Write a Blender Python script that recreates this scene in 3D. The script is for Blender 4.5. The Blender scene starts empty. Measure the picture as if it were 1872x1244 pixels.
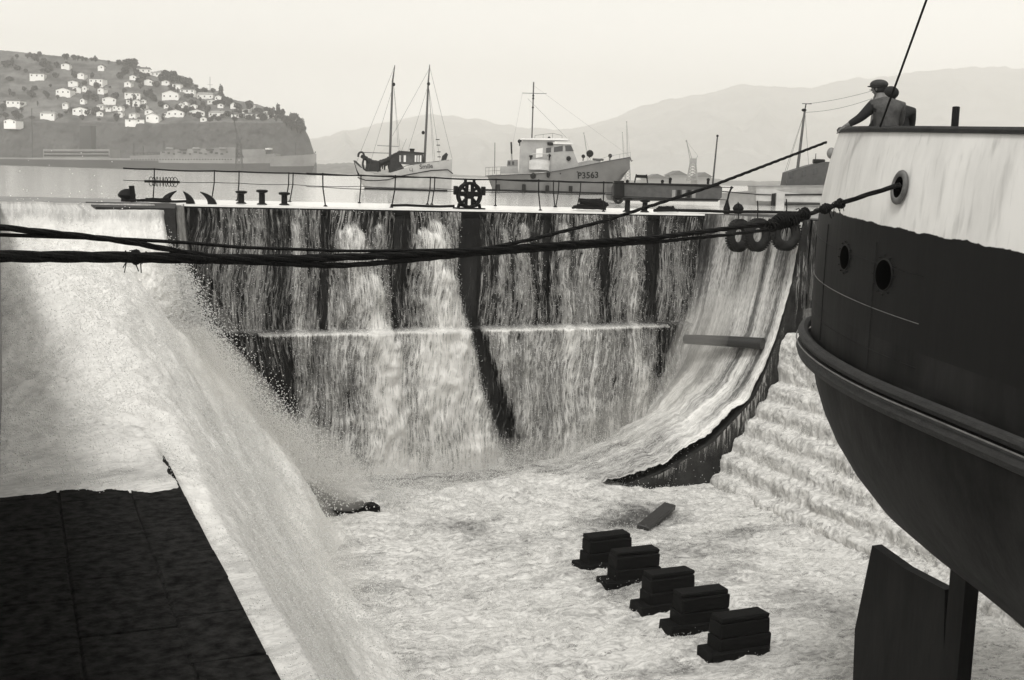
import bpy, bmesh, math, random
import numpy as np
from mathutils import Vector, Matrix
S = bpy.context.scene
COL = S.collection
R = math.radians
random.seed(7); RNG = np.random.default_rng(11)
# ------------------------------------------------------------------ camera
TH, PITCH, ROLL, EYE, F = R(23.0), math.atan(296.6/2156), R(1.75), 1.1, 2156.0
FW = Vector((math.sin(TH)*math.cos(PITCH), math.cos(TH)*math.cos(PITCH), -math.sin(PITCH)))
R0 = Vector((math.cos(TH), -math.sin(TH), 0)); U0 = R0.cross(FW)
RV = R0*math.cos(ROLL)+U0*math.sin(ROLL); UV = -R0*math.sin(ROLL)+U0*math.cos(ROLL)
cam = bpy.data.cameras.new('camera'); cob = bpy.data.objects.new('camera', cam); COL.objects.link(cob)
cob.matrix_world = Matrix(((RV.x,UV.x,-FW.x,0),(RV.y,UV.y,-FW.y,0),(RV.z,UV.z,-FW.z,EYE),(0,0,0,1)))
cam.sensor_width = 36; cam.lens = 36*F/1872; cam.clip_end = 20000; cam.clip_start = .1
S.camera = cob
# ------------------------------------------------------------------ light
SUN_EL, SUN_AZ = R(59), R(-140)          # azimuth clockwise from +Y
w = bpy.data.worlds.new('World'); S.world = w; w.use_nodes = True
nt = w.node_tree; nt.nodes.clear()
sky = nt.nodes.new('ShaderNodeTexSky'); sky.sky_type = 'NISHITA'; sky.sun_disc = False
sky.sun_elevation = SUN_EL; sky.sun_rotation = SUN_AZ; sky.air_density = 1.0; sky.dust_density = 1.0; sky.ozone_density = 1
bw = nt.nodes.new('ShaderNodeRGBToBW'); cb = nt.nodes.new('ShaderNodeVectorMath'); cb.operation = 'MULTIPLY'
cb.inputs[1].default_value = (1.0, .985, .945)
bg = nt.nodes.new('ShaderNodeBackground'); bg.inputs[1].default_value = 0.15
wo = nt.nodes.new('ShaderNodeOutputWorld')
nt.links.new(sky.outputs[0], bw.inputs[0]); nt.links.new(bw.outputs[0], cb.inputs[0])
nt.links.new(cb.outputs[0], bg.inputs[0]); nt.links.new(bg.outputs[0], wo.inputs[0])
sl = bpy.data.lights.new('sun', 'SUN'); sl.energy = 1.05; sl.angle = R(16); sl.color = (1, .985, .95)
so = bpy.data.objects.new('sun', sl); COL.objects.link(so)
sd = Vector((math.sin(SUN_AZ)*math.cos(SUN_EL), math.cos(SUN_AZ)*math.cos(SUN_EL), math.sin(SUN_EL)))
so.rotation_euler = sd.to_track_quat('Z', 'Y').to_euler()
S.view_settings.view_transform = 'Standard'; S.view_settings.look = 'None'
S.view_settings.exposure = 1.02; S.view_settings.gamma = 1.0
S.cycles.max_bounces = 8; S.cycles.transparent_max_bounces = 16; S.cycles.volume_bounces = 3
S.cycles.volume_step_rate = 4
# ------------------------------------------------------------------ helpers
def P(px, py, D):                        # point seen at photo pixel (px, py), D metres ahead
    d = FW + RV*((px-936)/F) + UV*((622-py)/F)
    return Vector((0, 0, EYE)) + d*D
def hor(px): return 325.3 + .03055*(px-936)
def gray(v, warm=1.0): return (v, v*.985, v*.95, 1)
def tag(o, label=None, cat=None, group=None, kind=None):
    if label: o['label'] = label
    if cat: o['category'] = cat
    if group: o['group'] = group
    if kind: o['kind'] = kind
    return o
def empty(name, loc=(0,0,0), rz=0, label=None, cat=None, group=None):
    o = bpy.data.objects.new(name, None); COL.objects.link(o)
    o.location = loc; o.rotation_euler = (0, 0, rz); o.empty_display_size = .2
    return tag(o, label, cat, group)
def link(name, me, mat, parent=None, smooth=False):
    o = bpy.data.objects.new(name, me); COL.objects.link(o)
    if mat is not None:
        for m in (mat if isinstance(mat, (list, tuple)) else [mat]): me.materials.append(m)
    if parent: o.parent = parent
    if smooth: me.shade_smooth()
    return o
class MB:
    def __init__(s): s.v = []; s.f = []; s.m = []
    def add(s, vs, fs, mi=0):
        b = len(s.v); s.v += [tuple(v) for v in vs]; s.f += [tuple(i+b for i in f) for f in fs]; s.m += [mi]*len(fs)
    def box(s, c, d, rz=0, mi=0, bev=0, M=None):
        bm = bmesh.new(); bmesh.ops.create_cube(bm, size=1)
        bmesh.ops.scale(bm, vec=d, verts=bm.verts)
        if bev: bmesh.ops.bevel(bm, geom=bm.edges[:], offset=bev, segments=1, affect='EDGES')
        T = M if M is not None else Matrix.Translation(c) @ Matrix.Rotation(rz, 4, 'Z')
        bmesh.ops.transform(bm, matrix=T, verts=bm.verts)
        bm.verts.ensure_lookup_table(); bm.verts.index_update()
        s.add([v.co for v in bm.verts], [[v.index for v in f.verts] for f in bm.faces], mi); bm.free(); return s
    def tube(s, pts, r, n=8, mi=0, cap=True):
        pts = [Vector(p) for p in pts]; m = len(pts); vs = []; fs = []
        up = None
        for i, p in enumerate(pts):
            t = (pts[min(i+1, m-1)]-pts[max(i-1, 0)])
            if t.length < 1e-9: t = Vector((0, 0, 1))
            t.normalize()
            if up is None:
                up = Vector((0, 0, 1)) if abs(t.z) < .9 else Vector((1, 0, 0))
            a = t.cross(up)
            if a.length < 1e-4: a = t.cross(Vector((0, 1, 0)))
            a.normalize(); b = a.cross(t); up = b
            rr = r[i] if isinstance(r, (list, tuple)) else r
            for k in range(n):
                q = 2*math.pi*k/n; vs.append(p+a*(math.cos(q)*rr)+b*(math.sin(q)*rr))
        for i in range(m-1):
            for k in range(n):
                fs.append((i*n+k, i*n+(k+1) % n, (i+1)*n+(k+1) % n, (i+1)*n+k))
        if cap: fs.append(tuple(range(n))[::-1]); fs.append(tuple((m-1)*n+k for k in range(n)))
        s.add(vs, fs, mi); return s
    def ball(s, c, r, mi=0, seg=12, rg=8, sc=(1, 1, 1)):
        bm = bmesh.new(); bmesh.ops.create_uvsphere(bm, u_segments=seg, v_segments=rg, radius=r)
        bmesh.ops.scale(bm, vec=sc, verts=bm.verts); bmesh.ops.translate(bm, vec=c, verts=bm.verts)
        bm.verts.index_update(); s.add([v.co for v in bm.verts], [[v.index for v in f.verts] for f in bm.faces], mi); bm.free(); return s
    def torus(s, c, R_, r, axis='Y', n=28, k=10, mi=0, M=None, sq=1.0):
        vs = []; fs = []
        for i in range(n):
            a = 2*math.pi*i/n
            for j in range(k):
                b = 2*math.pi*j/k; rr = R_+r*math.cos(b); h = r*math.sin(b)*sq
                p = Vector((rr*math.cos(a), h, rr*math.sin(a)))
                if axis == 'Z': p = Vector((p.x, p.z, h))
                vs.append((M @ p) if M is not None else p+Vector(c))
        for i in range(n):
            for j in range(k):
                fs.append((i*k+j, i*k+(j+1) % k, ((i+1) % n)*k+(j+1) % k, ((i+1) % n)*k+j))
        s.add(vs, fs, mi); return s
    def lathe(s, prof, c=(0, 0, 0), n=16, mi=0):
        vs = []; fs = []; m = len(prof)
        for r, z in prof:
            for k in range(n):
                a = 2*math.pi*k/n; vs.append((c[0]+r*math.cos(a), c[1]+r*math.sin(a), c[2]+z))
        for i in range(m-1):
            for k in range(n): fs.append((i*n+k, i*n+(k+1) % n, (i+1)*n+(k+1) % n, (i+1)*n+k))
        fs.append(tuple(range(n))[::-1]); fs.append(tuple((m-1)*n+k for k in range(n)))
        s.add(vs, fs, mi); return s
    def prism(s, poly, y0, y1, mi=0):    # polygon in (x, z), extruded along y
        n = len(poly); vs = [(x, y0, z) for x, z in poly]+[(x, y1, z) for x, z in poly]
        fs = [tuple(range(n)), tuple(range(n, 2*n))[::-1]]+[(i, (i+1) % n, n+(i+1) % n, n+i) for i in range(n)]
        s.add(vs, fs, mi); return s
    def build(s, name, mat, parent=None, smooth=False, fix=True):
        me = bpy.data.meshes.new(name); me.from_pydata(s.v, [], s.f)
        if any(s.m): me.polygons.foreach_set('material_index', s.m)
        if fix:
            bm = bmesh.new(); bm.from_mesh(me); bmesh.ops.recalc_face_normals(bm, faces=bm.faces); bm.to_mesh(me); bm.free()
        me.update(); o = link(name, me, mat, parent, False)
        if smooth:
            me.shade_smooth()
            try: me.set_sharp_from_angle(angle=R(40))
            except Exception: pass
        return o
def hsh(i, j, seed):
    n = (i.astype(np.int64)*374761393 + j.astype(np.int64)*668265263 + seed*1442695041) & 0xffffffff
    n = ((n ^ (n >> 13))*1274126177) & 0xffffffff
    return ((n ^ (n >> 16)) & 0xffff)/65535.0
def vn(x, y, seed=0):
    xi = np.floor(x); yi = np.floor(y); fx = x-xi; fy = y-yi; fx = fx*fx*(3-2*fx); fy = fy*fy*(3-2*fy)
    a = hsh(xi, yi, seed); b = hsh(xi+1, yi, seed); c = hsh(xi, yi+1, seed); d = hsh(xi+1, yi+1, seed)
    return (a*(1-fx)+b*fx)*(1-fy)+(c*(1-fx)+d*fx)*fy
def fbm(x, y, seed=0, o=4, ridge=False):
    s = 0; a = .5; t = 0
    for k in range(o):
        n = vn(x+k*17.3, y+k*9.1, seed+k*31)
        if ridge: n = 1-abs(2*n-1)
        s = s+a*n; t += a; x = x*2.03; y = y*2.03; a *= .5
    return s/t
def ss(a, b, x): t = np.clip((x-a)/(b-a), 0, 1); return t*t*(3-2*t)
def grid(name, X, Y, Z, mat, parent=None, foam=None, flow=None, smooth=True, flip=False):
    X, Y, Z = [np.array(q) for q in np.broadcast_arrays(X, Y, Z)]
    if foam is not None: foam = np.array(np.broadcast_to(foam, X.shape))
    if flow is not None: flow = [np.array(np.broadcast_to(q, X.shape)) for q in flow]
    n, m = X.shape; co = np.stack([X, Y, Z], -1).reshape(-1, 3).astype(np.float32)
    me = bpy.data.meshes.new(name); me.vertices.add(n*m); me.vertices.foreach_set('co', co.ravel())
    idx = np.arange(n*m).reshape(n, m)
    q = np.stack([idx[:-1, :-1], idx[1:, :-1], idx[1:, 1:], idx[:-1, 1:]], -1).reshape(-1, 4)
    if flip: q = q[:, ::-1]
    k = len(q); me.loops.add(k*4); me.polygons.add(k)
    me.loops.foreach_set('vertex_index', np.ascontiguousarray(q).ravel().astype(np.int32))
    me.polygons.foreach_set('loop_start', (np.arange(k)*4).astype(np.int32))
    me.update(calc_edges=True)
    if foam is not None:
        a = me.attributes.new('foam', 'FLOAT', 'POINT'); a.data.foreach_set('value', foam.astype(np.float32).ravel())
    if flow is not None:
        a = me.attributes.new('flow', 'FLOAT_VECTOR', 'POINT')
        a.data.foreach_set('vector', np.stack([flow[0], flow[1], np.zeros_like(flow[0])], -1).astype(np.float32).ravel())
    me.validate(); return link(name, me, mat, parent, smooth)
def bits(name, C_, r, mat, label=None, cat=None, kind='stuff'):   # cloud of small droplets, one object
    n = len(C_); base = np.array([(1,1,1),(-1,-1,1),(-1,1,-1),(1,-1,-1)], np.float32)*.58
    V = C_[:, None, :]+base[None]*r[:, None, None]*(.6+.8*RNG.random((n, 4, 1)))
    me = bpy.data.meshes.new(name); me.vertices.add(n*4); me.vertices.foreach_set('co', V.astype(np.float32).ravel())
    q = (np.array([(0,1,2),(0,3,1),(0,2,3),(1,3,2)])[None]+4*np.arange(n)[:, None, None]).reshape(-1)
    me.loops.add(n*12); me.polygons.add(n*4); me.loops.foreach_set('vertex_index', q.astype(np.int32))
    me.polygons.foreach_set('loop_start', (np.arange(n*4)*3).astype(np.int32)); me.update(calc_edges=True)
    o = link(name, me, mat); return tag(o, label, cat, None, kind)
# ------------------------------------------------------------------ materials
def newmat(name):
    m = bpy.data.materials.new(name); m.use_nodes = True; t = m.node_tree; t.nodes.clear()
    return m, t, t.nodes.new, t.links.new
def pmat(name, v, v2=None, rough=.7, scale=3., st=(1, 1, 1), bump=.3, metal=0., bs=None, contrast=(.35, .65), spec=.5, detail=6):
    m, t, N, L = newmat(name); v2 = v*.6 if v2 is None else v2
    tc = N('ShaderNodeTexCoord'); mp = N('ShaderNodeMapping'); mp.inputs['Scale'].default_value = st
    no = N('ShaderNodeTexNoise'); no.inputs['Scale'].default_value = scale; no.inputs['Detail'].default_value = detail; no.inputs['Roughness'].default_value = .65
    cr = N('ShaderNodeValToRGB'); cr.color_ramp.elements[0].position = contrast[0]; cr.color_ramp.elements[1].position = contrast[1]
    cr.color_ramp.elements[0].color = gray(v2); cr.color_ramp.elements[1].color = gray(v)
    b = N('ShaderNodeBsdfPrincipled'); b.inputs['Roughness'].default_value = rough; b.inputs['Metallic'].default_value = metal
    b.inputs['Specular IOR Level'].default_value = spec
    o = N('ShaderNodeOutputMaterial')
    L(tc.outputs['Object'], mp.inputs[0]); L(mp.outputs[0], no.inputs[0]); L(no.outputs[0], cr.inputs[0]); L(cr.outputs[0], b.inputs['Base Color']); L(b.outputs[0], o.inputs[0])
    if bump:
        n2 = N('ShaderNodeTexNoise'); n2.inputs['Scale'].default_value = bs or scale*5; n2.inputs['Detail'].default_value = 5
        bp = N('ShaderNodeBump'); bp.inputs['Strength'].default_value = bump; bp.inputs['Distance'].default_value = .02
        L(mp.outputs[0], n2.inputs[0]); L(n2.outputs[0], bp.inputs['Height']); L(bp.outputs[0], b.inputs['Normal'])
    return m
def foammat(name, fs, ls, lo=.03, hi=.86, mid=.45, soft=.10, alpha=False, gain=1.0, bump=.5, distort=1.2, tl=.25, lw=.32, speck=0., ssc=(9, 9), mott=1.3):
    """white water: density from 'foam', pattern stretched along 'flow'"""
    m, t, N, L = newmat(name)
    fl = N('ShaderNodeAttribute'); fl.attribute_name = 'flow'; fo = N('ShaderNodeAttribute'); fo.attribute_name = 'foam'
    def noise(sc, det, dis, rg=.62):
        mp = N('ShaderNodeMapping'); mp.inputs['Scale'].default_value = (sc[0], sc[1], 1)
        n = N('ShaderNodeTexNoise'); n.noise_dimensions = '2D'; n.inputs['Scale'].default_value = 1; n.inputs['Detail'].default_value = det
        n.inputs['Distortion'].default_value = dis; n.inputs['Roughness'].default_value = rg
        L(fl.outputs['Vector'], mp.inputs[0]); L(mp.outputs[0], n.inputs[0]); return n.outputs[0], mp
    def ma(op, a, b, c=None, clamp=False):
        n = N('ShaderNodeMath'); n.operation = op; n.use_clamp = clamp
        for i, q in enumerate((a, b, c)):
            if q is None: continue
            if isinstance(q, (int, float)): n.inputs[i].default_value = q
            else: L(q, n.inputs[i])
        return n.outputs[0]
    n1, _ = noise(fs, 5, distort); n2, mp2 = noise(ls, 6, .8)
    vo = N('ShaderNodeTexVoronoi'); vo.voronoi_dimensions = '2D'; vo.feature = 'DISTANCE_TO_EDGE'; vo.inputs['Scale'].default_value = 1
    dm = N('ShaderNodeVectorMath'); dm.operation = 'ADD'
    nc = N('ShaderNodeTexNoise'); nc.noise_dimensions = '2D'; nc.inputs['Scale'].default_value = 1.3; nc.inputs['Detail'].default_value = 4
    sc3 = N('ShaderNodeVectorMath'); sc3.operation = 'SCALE'; sc3.inputs['Scale'].default_value = 1.6
    L(mp2.outputs[0], nc.inputs[0]); L(nc.outputs['Color'], sc3.inputs[0]); L(mp2.outputs[0], dm.inputs[0]); L(sc3.outputs[0], dm.inputs[1]); L(dm.outputs[0], vo.inputs[0])
    lace = ma('SUBTRACT', .22, vo.outputs[0])                     # >0 along cell walls
    p = ma('ADD', ma('MULTIPLY', n1, .62), ma('MULTIPLY', n2, .38))
    p = ma('ADD', p, ma('MULTIPLY', lace, lw))
    # threshold from density
    thr = ma('SUBTRACT', .80, ma('MULTIPLY', fo.outputs['Fac'], .62*gain))
    d = ma('DIVIDE', ma('SUBTRACT', p, thr), soft)
    cov = ma('ADD', ma('MULTIPLY', d, .5), .5, clamp=True)
    tone = ma('MULTIPLY', ma('ADD', d, -.5), .21, clamp=True)
    cr = N('ShaderNodeValToRGB'); e = cr.color_ramp.elements
    e[0].color = gray(mid); e[0].position = 0; e[1].color = gray(hi); e[1].position = .8
    if speck:
        n4, _ = noise(ssc, 6, .8, .62); n5, _ = noise((ssc[0]*.10, ssc[1]*.10), 4, 1.0); n6, _ = noise((ssc[0]*3.1, ssc[1]*3.1), 4, .3, .6); n7, _ = noise((ssc[0]*.33, ssc[1]*.33), 9, 1.2, .68)
        q = ma('ADD', ma('MULTIPLY', n4, .6), ma('MULTIPLY', n6, .4))
        sp = ma('MULTIPLY', ma('SUBTRACT', ma('ADD', .375, ma('MULTIPLY', ma('SUBTRACT', n5, .5), .75)), q), 6.0, clamp=True)
        mot = ma('MULTIPLY', ma('SUBTRACT', n7, .5), mott)
        tone = ma('SUBTRACT', ma('ADD', ma('ADD', ma('MULTIPLY', tone, .35), .52), mot), ma('MULTIPLY', sp, speck), clamp=True)
    L(tone, cr.inputs[0])
    df = N('ShaderNodeBsdfDiffuse'); tr = N('ShaderNodeBsdfTranslucent'); mx = N('ShaderNodeMixShader'); mx.inputs[0].default_value = tl
    L(cr.outputs[0], df.inputs[0]); L(cr.outputs[0], tr.inputs[0]); L(df.outputs[0], mx.inputs[1]); L(tr.outputs[0], mx.inputs[2])
    bp = N('ShaderNodeBump'); bp.inputs['Strength'].default_value = bump; bp.inputs['Distance'].default_value = .12
    L(p, bp.inputs['Height']); L(bp.outputs[0], df.inputs['Normal'])
    m2 = N('ShaderNodeMixShader'); o = N('ShaderNodeOutputMaterial'); L(cov, m2.inputs[0])
    if alpha: u = N('ShaderNodeBsdfTransparent')
    else:
        u = N('ShaderNodeBsdfPrincipled'); u.inputs['Base Color'].default_value = gray(lo); u.inputs['Roughness'].default_value = .35
        L(bp.outputs[0], u.inputs['Normal'])
    L(u.outputs[0], m2.inputs[1]); L(mx.outputs[0], m2.inputs[2]); L(m2.outputs[0], o.inputs[0])
    return m
M = dict(
 steel=pmat('wet gate plating', .020, .006, .6, 1.2, (1, 1, .25), .4, spec=.15),
 stone=pmat('wet dock masonry', .040, .014, .7, 1.4, (1, 1, 1), .7, bs=9, spec=.2),
 slab=pmat('dark dry ledge stone', .024, .004, .95, 6, (1, 1, 1), .9, bs=14, spec=.03),
 quay=pmat('quay concrete', .25, .14, .6, 1.2),
 deckwet=pmat('wet steel deck', .95, .85, .2, 1.5, bump=.06, spec=1.0),
 black=pmat('black iron', .008, .004, .6, 4, spec=.15),
 rope=pmat('tarred rope', .012, .005, .9, 30, bump=.8, bs=60, spec=.15),
 rubber=pmat('tyre rubber', .022, .01, .8, 6, spec=.2),
 timber=pmat('dark wet timber', .006, .0025, .7, 3, (1, 6, 6), .6, spec=.12),
 plank=pmat('soaked plank', .03, .014, .4, 3, (1, 8, 8), .5),
 hullblk=pmat('black hull paint', .016, .005, .55, 1.6, (1, 1, .22), .5, bs=4, spec=.14),
 hullwht=pmat('white bulwark paint', .66, .50, .5, 1.3, (1, 1, .25), .35, bs=4, contrast=(.3, .6)),
 pipe=pmat('mooring pipe casting', .12, .06, .6, 6), hole_dark=pmat('painted opening dark', .0012, .0008, .9, 3, bump=0, spec=0),  # near-black colour paints in the darkness inside portholes and mooring pipe
 bottom=pmat('fouled bottom paint', .022, .005, .6, 1.1, (1, 1, .5), .6, bs=5, spec=.12),
 belt=pmat('worn belting timber', .022, .008, .75, 5, (1, 1, 3), .6),
 seam=pmat('scraped plate edge', .16, .08, .6, 6),
 dgrey=pmat('dark grey paint', .06, .035, .6, 3),
 mgrey=pmat('mid grey paint', .22, .17, .5, 1.2, bump=.1),
 lgrey=pmat('light grey paint', .33, .25, .5, 1.2, bump=.1),
 pgrey=pmat('patrol grey hull', .155, .12, .5, .8, bump=.1),
 white=pmat('white paint', .70, .60, .5, 1.5, bump=.1),
 boatw=pmat('boat white', .45, .34, .5, 1.2, bump=.1),
 glass=pmat('dark window glass', .04, .025, .12, 2, bump=0),
 sail=pmat('furled dark canvas', .02, .01, .9, 5, bump=.6),
 wood=pmat('varnished mast', .09, .05, .5, 2, (4, 4, .5)),
 coat=pmat('grey work jacket', .07, .035, .85, 9, bump=.7, bs=18),
 coatd=pmat('dark sleeve cloth', .010, .006, .9, 9, bump=.4),
 capm=pmat('cloth cap', .04, .02, .9, 14, bump=.4),
 skin=pmat('skin', .15, .11, .6, 6, bump=.1),
 hair=pmat('dark hair', .012, .008, .7, 30),
 trouser=pmat('trousers', .03, .02, .9, 8),
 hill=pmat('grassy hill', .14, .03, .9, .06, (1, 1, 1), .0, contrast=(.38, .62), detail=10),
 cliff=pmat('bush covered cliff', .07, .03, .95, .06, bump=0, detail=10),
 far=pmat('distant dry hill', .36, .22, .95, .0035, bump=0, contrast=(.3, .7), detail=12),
 leaf=pmat('foliage', .06, .025, .9, .6, bump=0),
 roofd=pmat('dark roof', .09, .05, .8, 1), roofl=pmat('pale iron roof', .30, .22, .7, 1),
 house=pmat('white weatherboard', .92, .85, .7, 1, bump=0),
 shiph=pmat('steamer grey hull', .05, .035, .6, .05, bump=0), shipu=pmat('steamer pale upperworks', .24, .15, .6, .1, bump=0),
)
M['falls'] = foammat('falling water sheet', (7.5, .16), (9, 1.3), alpha=True, soft=.10, hi=.97, mid=.24, bump=.45, distort=.6, lw=.6, tl=.2)
M['spill'] = foammat('spilling foam', (2.4, .45), (8, 3), lo=.22, mid=.38, hi=.92, soft=.30, gain=1.3, bump=.35, tl=.15, speck=.35, ssc=(9, 5), distort=.7, mott=.75)
M['ringfoam'] = foammat('sliding water film', (8, .22), (20, 3.0), lo=.025, mid=.20, hi=.74, soft=.14, bump=.35, tl=.0, lw=.4, distort=.5)
M['stepfoam'] = foammat('stepped cascade', (2.6, 1.2), (10, 5), lo=.07, mid=.20, hi=.66, soft=.25, bump=.4, gain=1.2, tl=0, speck=1.0, ssc=(13, 9), mott=1.9)
M['floor'] = foammat('churned foam', (.8, .8), (6, 4.5), lo=.06, mid=.20, hi=.66, soft=.26, bump=.4, distort=1.6, gain=1.15, tl=0, speck=1.0, ssc=(8, 11), mott=1.9)
def dropmat():
    m, t, N, L = newmat('spray droplets'); d = N('ShaderNodeBsdfDiffuse'); d.inputs[0].default_value = (.97, .965, .95, 1)
    r = N('ShaderNodeBsdfTranslucent'); r.inputs[0].default_value = (.97, .965, .95, 1); x = N('ShaderNodeMixShader'); x.inputs[0].default_value = .4
    o = N('ShaderNodeOutputMaterial'); L(d.outputs[0], x.inputs[1]); L(r.outputs[0], x.inputs[2]); L(x.outputs[0], o.inputs[0]); return m
M['drop'] = dropmat()
def volmat(name, dens, col=.95, an=.2):
    m, t, N, L = newmat(name); v = N('ShaderNodeVolumePrincipled'); v.inputs['Density'].default_value = dens
    v.inputs['Color'].default_value = gray(col); v.inputs['Anisotropy'].default_value = an
    o = N('ShaderNodeOutputMaterial'); L(v.outputs[0], o.inputs['Volume']); return m
def twotone():
    m = M['hullwht']; t = m.node_tree; N = t.nodes.new; L = t.links.new
    b = [n for n in t.nodes if n.type == 'BSDF_PRINCIPLED'][0]; src = b.inputs['Base Color'].links[0].from_socket
    tc = N('ShaderNodeTexCoord'); sp = N('ShaderNodeSeparateXYZ'); L(tc.outputs['Object'], sp.inputs[0])
    def ma(op, a, c, d=None, clamp=False):
        n = N('ShaderNodeMath'); n.operation = op; n.use_clamp = clamp
        for i, q in enumerate((a, c, d)):
            if q is None: continue
            if isinstance(q, (int, float)): n.inputs[i].default_value = q
            else: L(q, n.inputs[i])
        return n.outputs[0]
    no = N('ShaderNodeTexNoise'); no.inputs['Scale'].default_value = 5; no.inputs['Detail'].default_value = 6; L(tc.outputs['Object'], no.inputs[0])
    mp = N('ShaderNodeMapping'); mp.inputs['Scale'].default_value = (9, 9, .5); L(tc.outputs['Object'], mp.inputs[0])
    n2 = N('ShaderNodeTexNoise'); n2.inputs['Scale'].default_value = 1; n2.inputs['Detail'].default_value = 5; L(mp.outputs[0], n2.inputs[0])
    ln = ma('MULTIPLY_ADD', sp.outputs['Y'], .08, -.44); d = ma('SUBTRACT', sp.outputs['Z'], ln); d = ma('ADD', d, ma('MULTIPLY', ma('SUBTRACT', no.outputs[0], .5), .10))
    f = ma('MULTIPLY_ADD', d, 90, .5, True)
    st = ma('MULTIPLY', ma('SUBTRACT', n2.outputs[0], .56), 4, None, True)           # grime streaks
    mx = N('ShaderNodeMix'); mx.data_type = 'RGBA'; mx.inputs[7].default_value = gray(.20); L(src, mx.inputs[6]); L(ma('MULTIPLY', st, .55), mx.inputs[0])
    m2 = N('ShaderNodeMix'); m2.data_type = 'RGBA'; m2.inputs[6].default_value = gray(.0075); L(mx.outputs[2], m2.inputs[7]); L(f, m2.inputs[0]); L(m2.outputs[2], b.inputs['Base Color']); b.inputs['Specular IOR Level'].default_value = .14
twotone()
def watermat():
    m, t, N, L = newmat('harbour water'); tc = N('ShaderNodeTexCoord'); mp = N('ShaderNodeMapping'); mp.inputs['Rotation'].default_value = (0, 0, -TH)
    mp.inputs['Scale'].default_value = (.35, 1.1, 1)
    L(tc.outputs['Object'], mp.inputs[0]); n = N('ShaderNodeTexNoise'); n.inputs['Scale'].default_value = .9; n.inputs['Detail'].default_value = 4; L(mp.outputs[0], n.inputs[0])
    bp = N('ShaderNodeBump'); bp.inputs['Strength'].default_value = .35; bp.inputs['Distance'].default_value = .12; L(n.outputs[0], bp.inputs['Height'])
    b = N('ShaderNodeBsdfPrincipled'); b.inputs['Base Color'].default_value = gray(.66); b.inputs['Roughness'].default_value = .10; b.inputs['Specular IOR Level'].default_value = .8
    o = N('ShaderNodeOutputMaterial'); L(bp.outputs[0], b.inputs['Normal']); L(b.outputs[0], o.inputs[0]); return m
M['water'] = watermat()
SEA = -.5
# ================================================================== SETTING
def setting():
    # harbour water sheet beyond the gate (starts behind the gate deck)
    b = MB(); b.add([(-9000, 42.9, SEA), (9000, 42.9, SEA), (9000, 9000, SEA), (-9000, 9000, SEA)], [(0, 1, 2, 3)])
    tag(b.build('water', M['water']), kind='structure')
    # quays left and right
    b = MB(); b.box((-15.3, 10.1, -5), (30, 53.6, 9.97)); b.box((-12.8, 40, -5), (35, 5.98, 9.94))
    tag(b.build('quay', M['quay']), kind='structure')
    b = MB(); b.box((47.3, 12, -5), (45, 50, 10)); b.box((44.5, 40, -5), (33, 5.98, 9.94))
    tag(b.build('quay', M['quay']), kind='structure')
    b = MB(); b.box((12, 10, -10.2), (30, 70, 1.6)); tag(b.build('ground', M['stone']), kind='structure')
    # left altar: ledge and steps
    pr = [(-.6, -4.0), (2.35, -4.0), (2.35, -4.7), (2.95, -4.7)]
    x, z = 2.95, -4.7
    while z > -9.2: z -= .64; pr.append((x, z)); x += .40; pr.append((x, z))
    pr += [(x, -10.3), (-.6, -10.3)]
    b = MB(); b.prism(pr, -16, 33); o = b.build('dock_wall', M['slab'])
    tag(o, 'dark stepped stone dock side in the bottom left, dry in front and awash behind', 'dock wall')
    rr = random.Random(31); b = MB(); y = -6.0                    # worn coping stones along the ledge
    while y < 22:
        n_ = rr.uniform(1.1, 1.5); b.box((1.98+rr.uniform(-.006, .006), y+n_/2, -4.02+rr.uniform(-.004, .006)), (.78, n_-.022, .10), rz=rr.uniform(-.004, .004), bev=.018); y += n_
    y = -6.0
    for row in range(2):
        y = -6.0-.5*row
        while y < 22:
            n_ = rr.uniform(1.4, 2.1); b.box((1.06-1.05*row, y+n_/2, -4.025+rr.uniform(-.004, .006)), (1.03, n_-.02, .10), rz=rr.uniform(-.003, .003), bev=.014); y += n_
    for v in range(len(b.v)): x_, y_, z_ = b.v[v]; b.v[v] = (x_+rr.uniform(-.012, .012), y_+rr.uniform(-.01, .01), z_+rr.uniform(-.003, .003))
    q = b.build('coping', M['slab'], o)
    # right altar
    pr = [(25.2, 0.004), (24.8, 0.004), (24.8, -4.0), (24.2, -4.0), (24.1, -5.7)]
    x, z = 24.1, -5.7
    for k in range(6): x -= .40; pr.append((x, z)); z -= .60; pr.append((x, z))
    pr += [(x, -10.3), (25.2, -10.3)]
    b = MB(); b.prism(pr, -16, 33); o = b.build('dock_wall', M['stone'])
    tag(o, 'stepped stone dock side on the right, cascades pouring down its steps behind the hull', 'dock wall')
setting()
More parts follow.
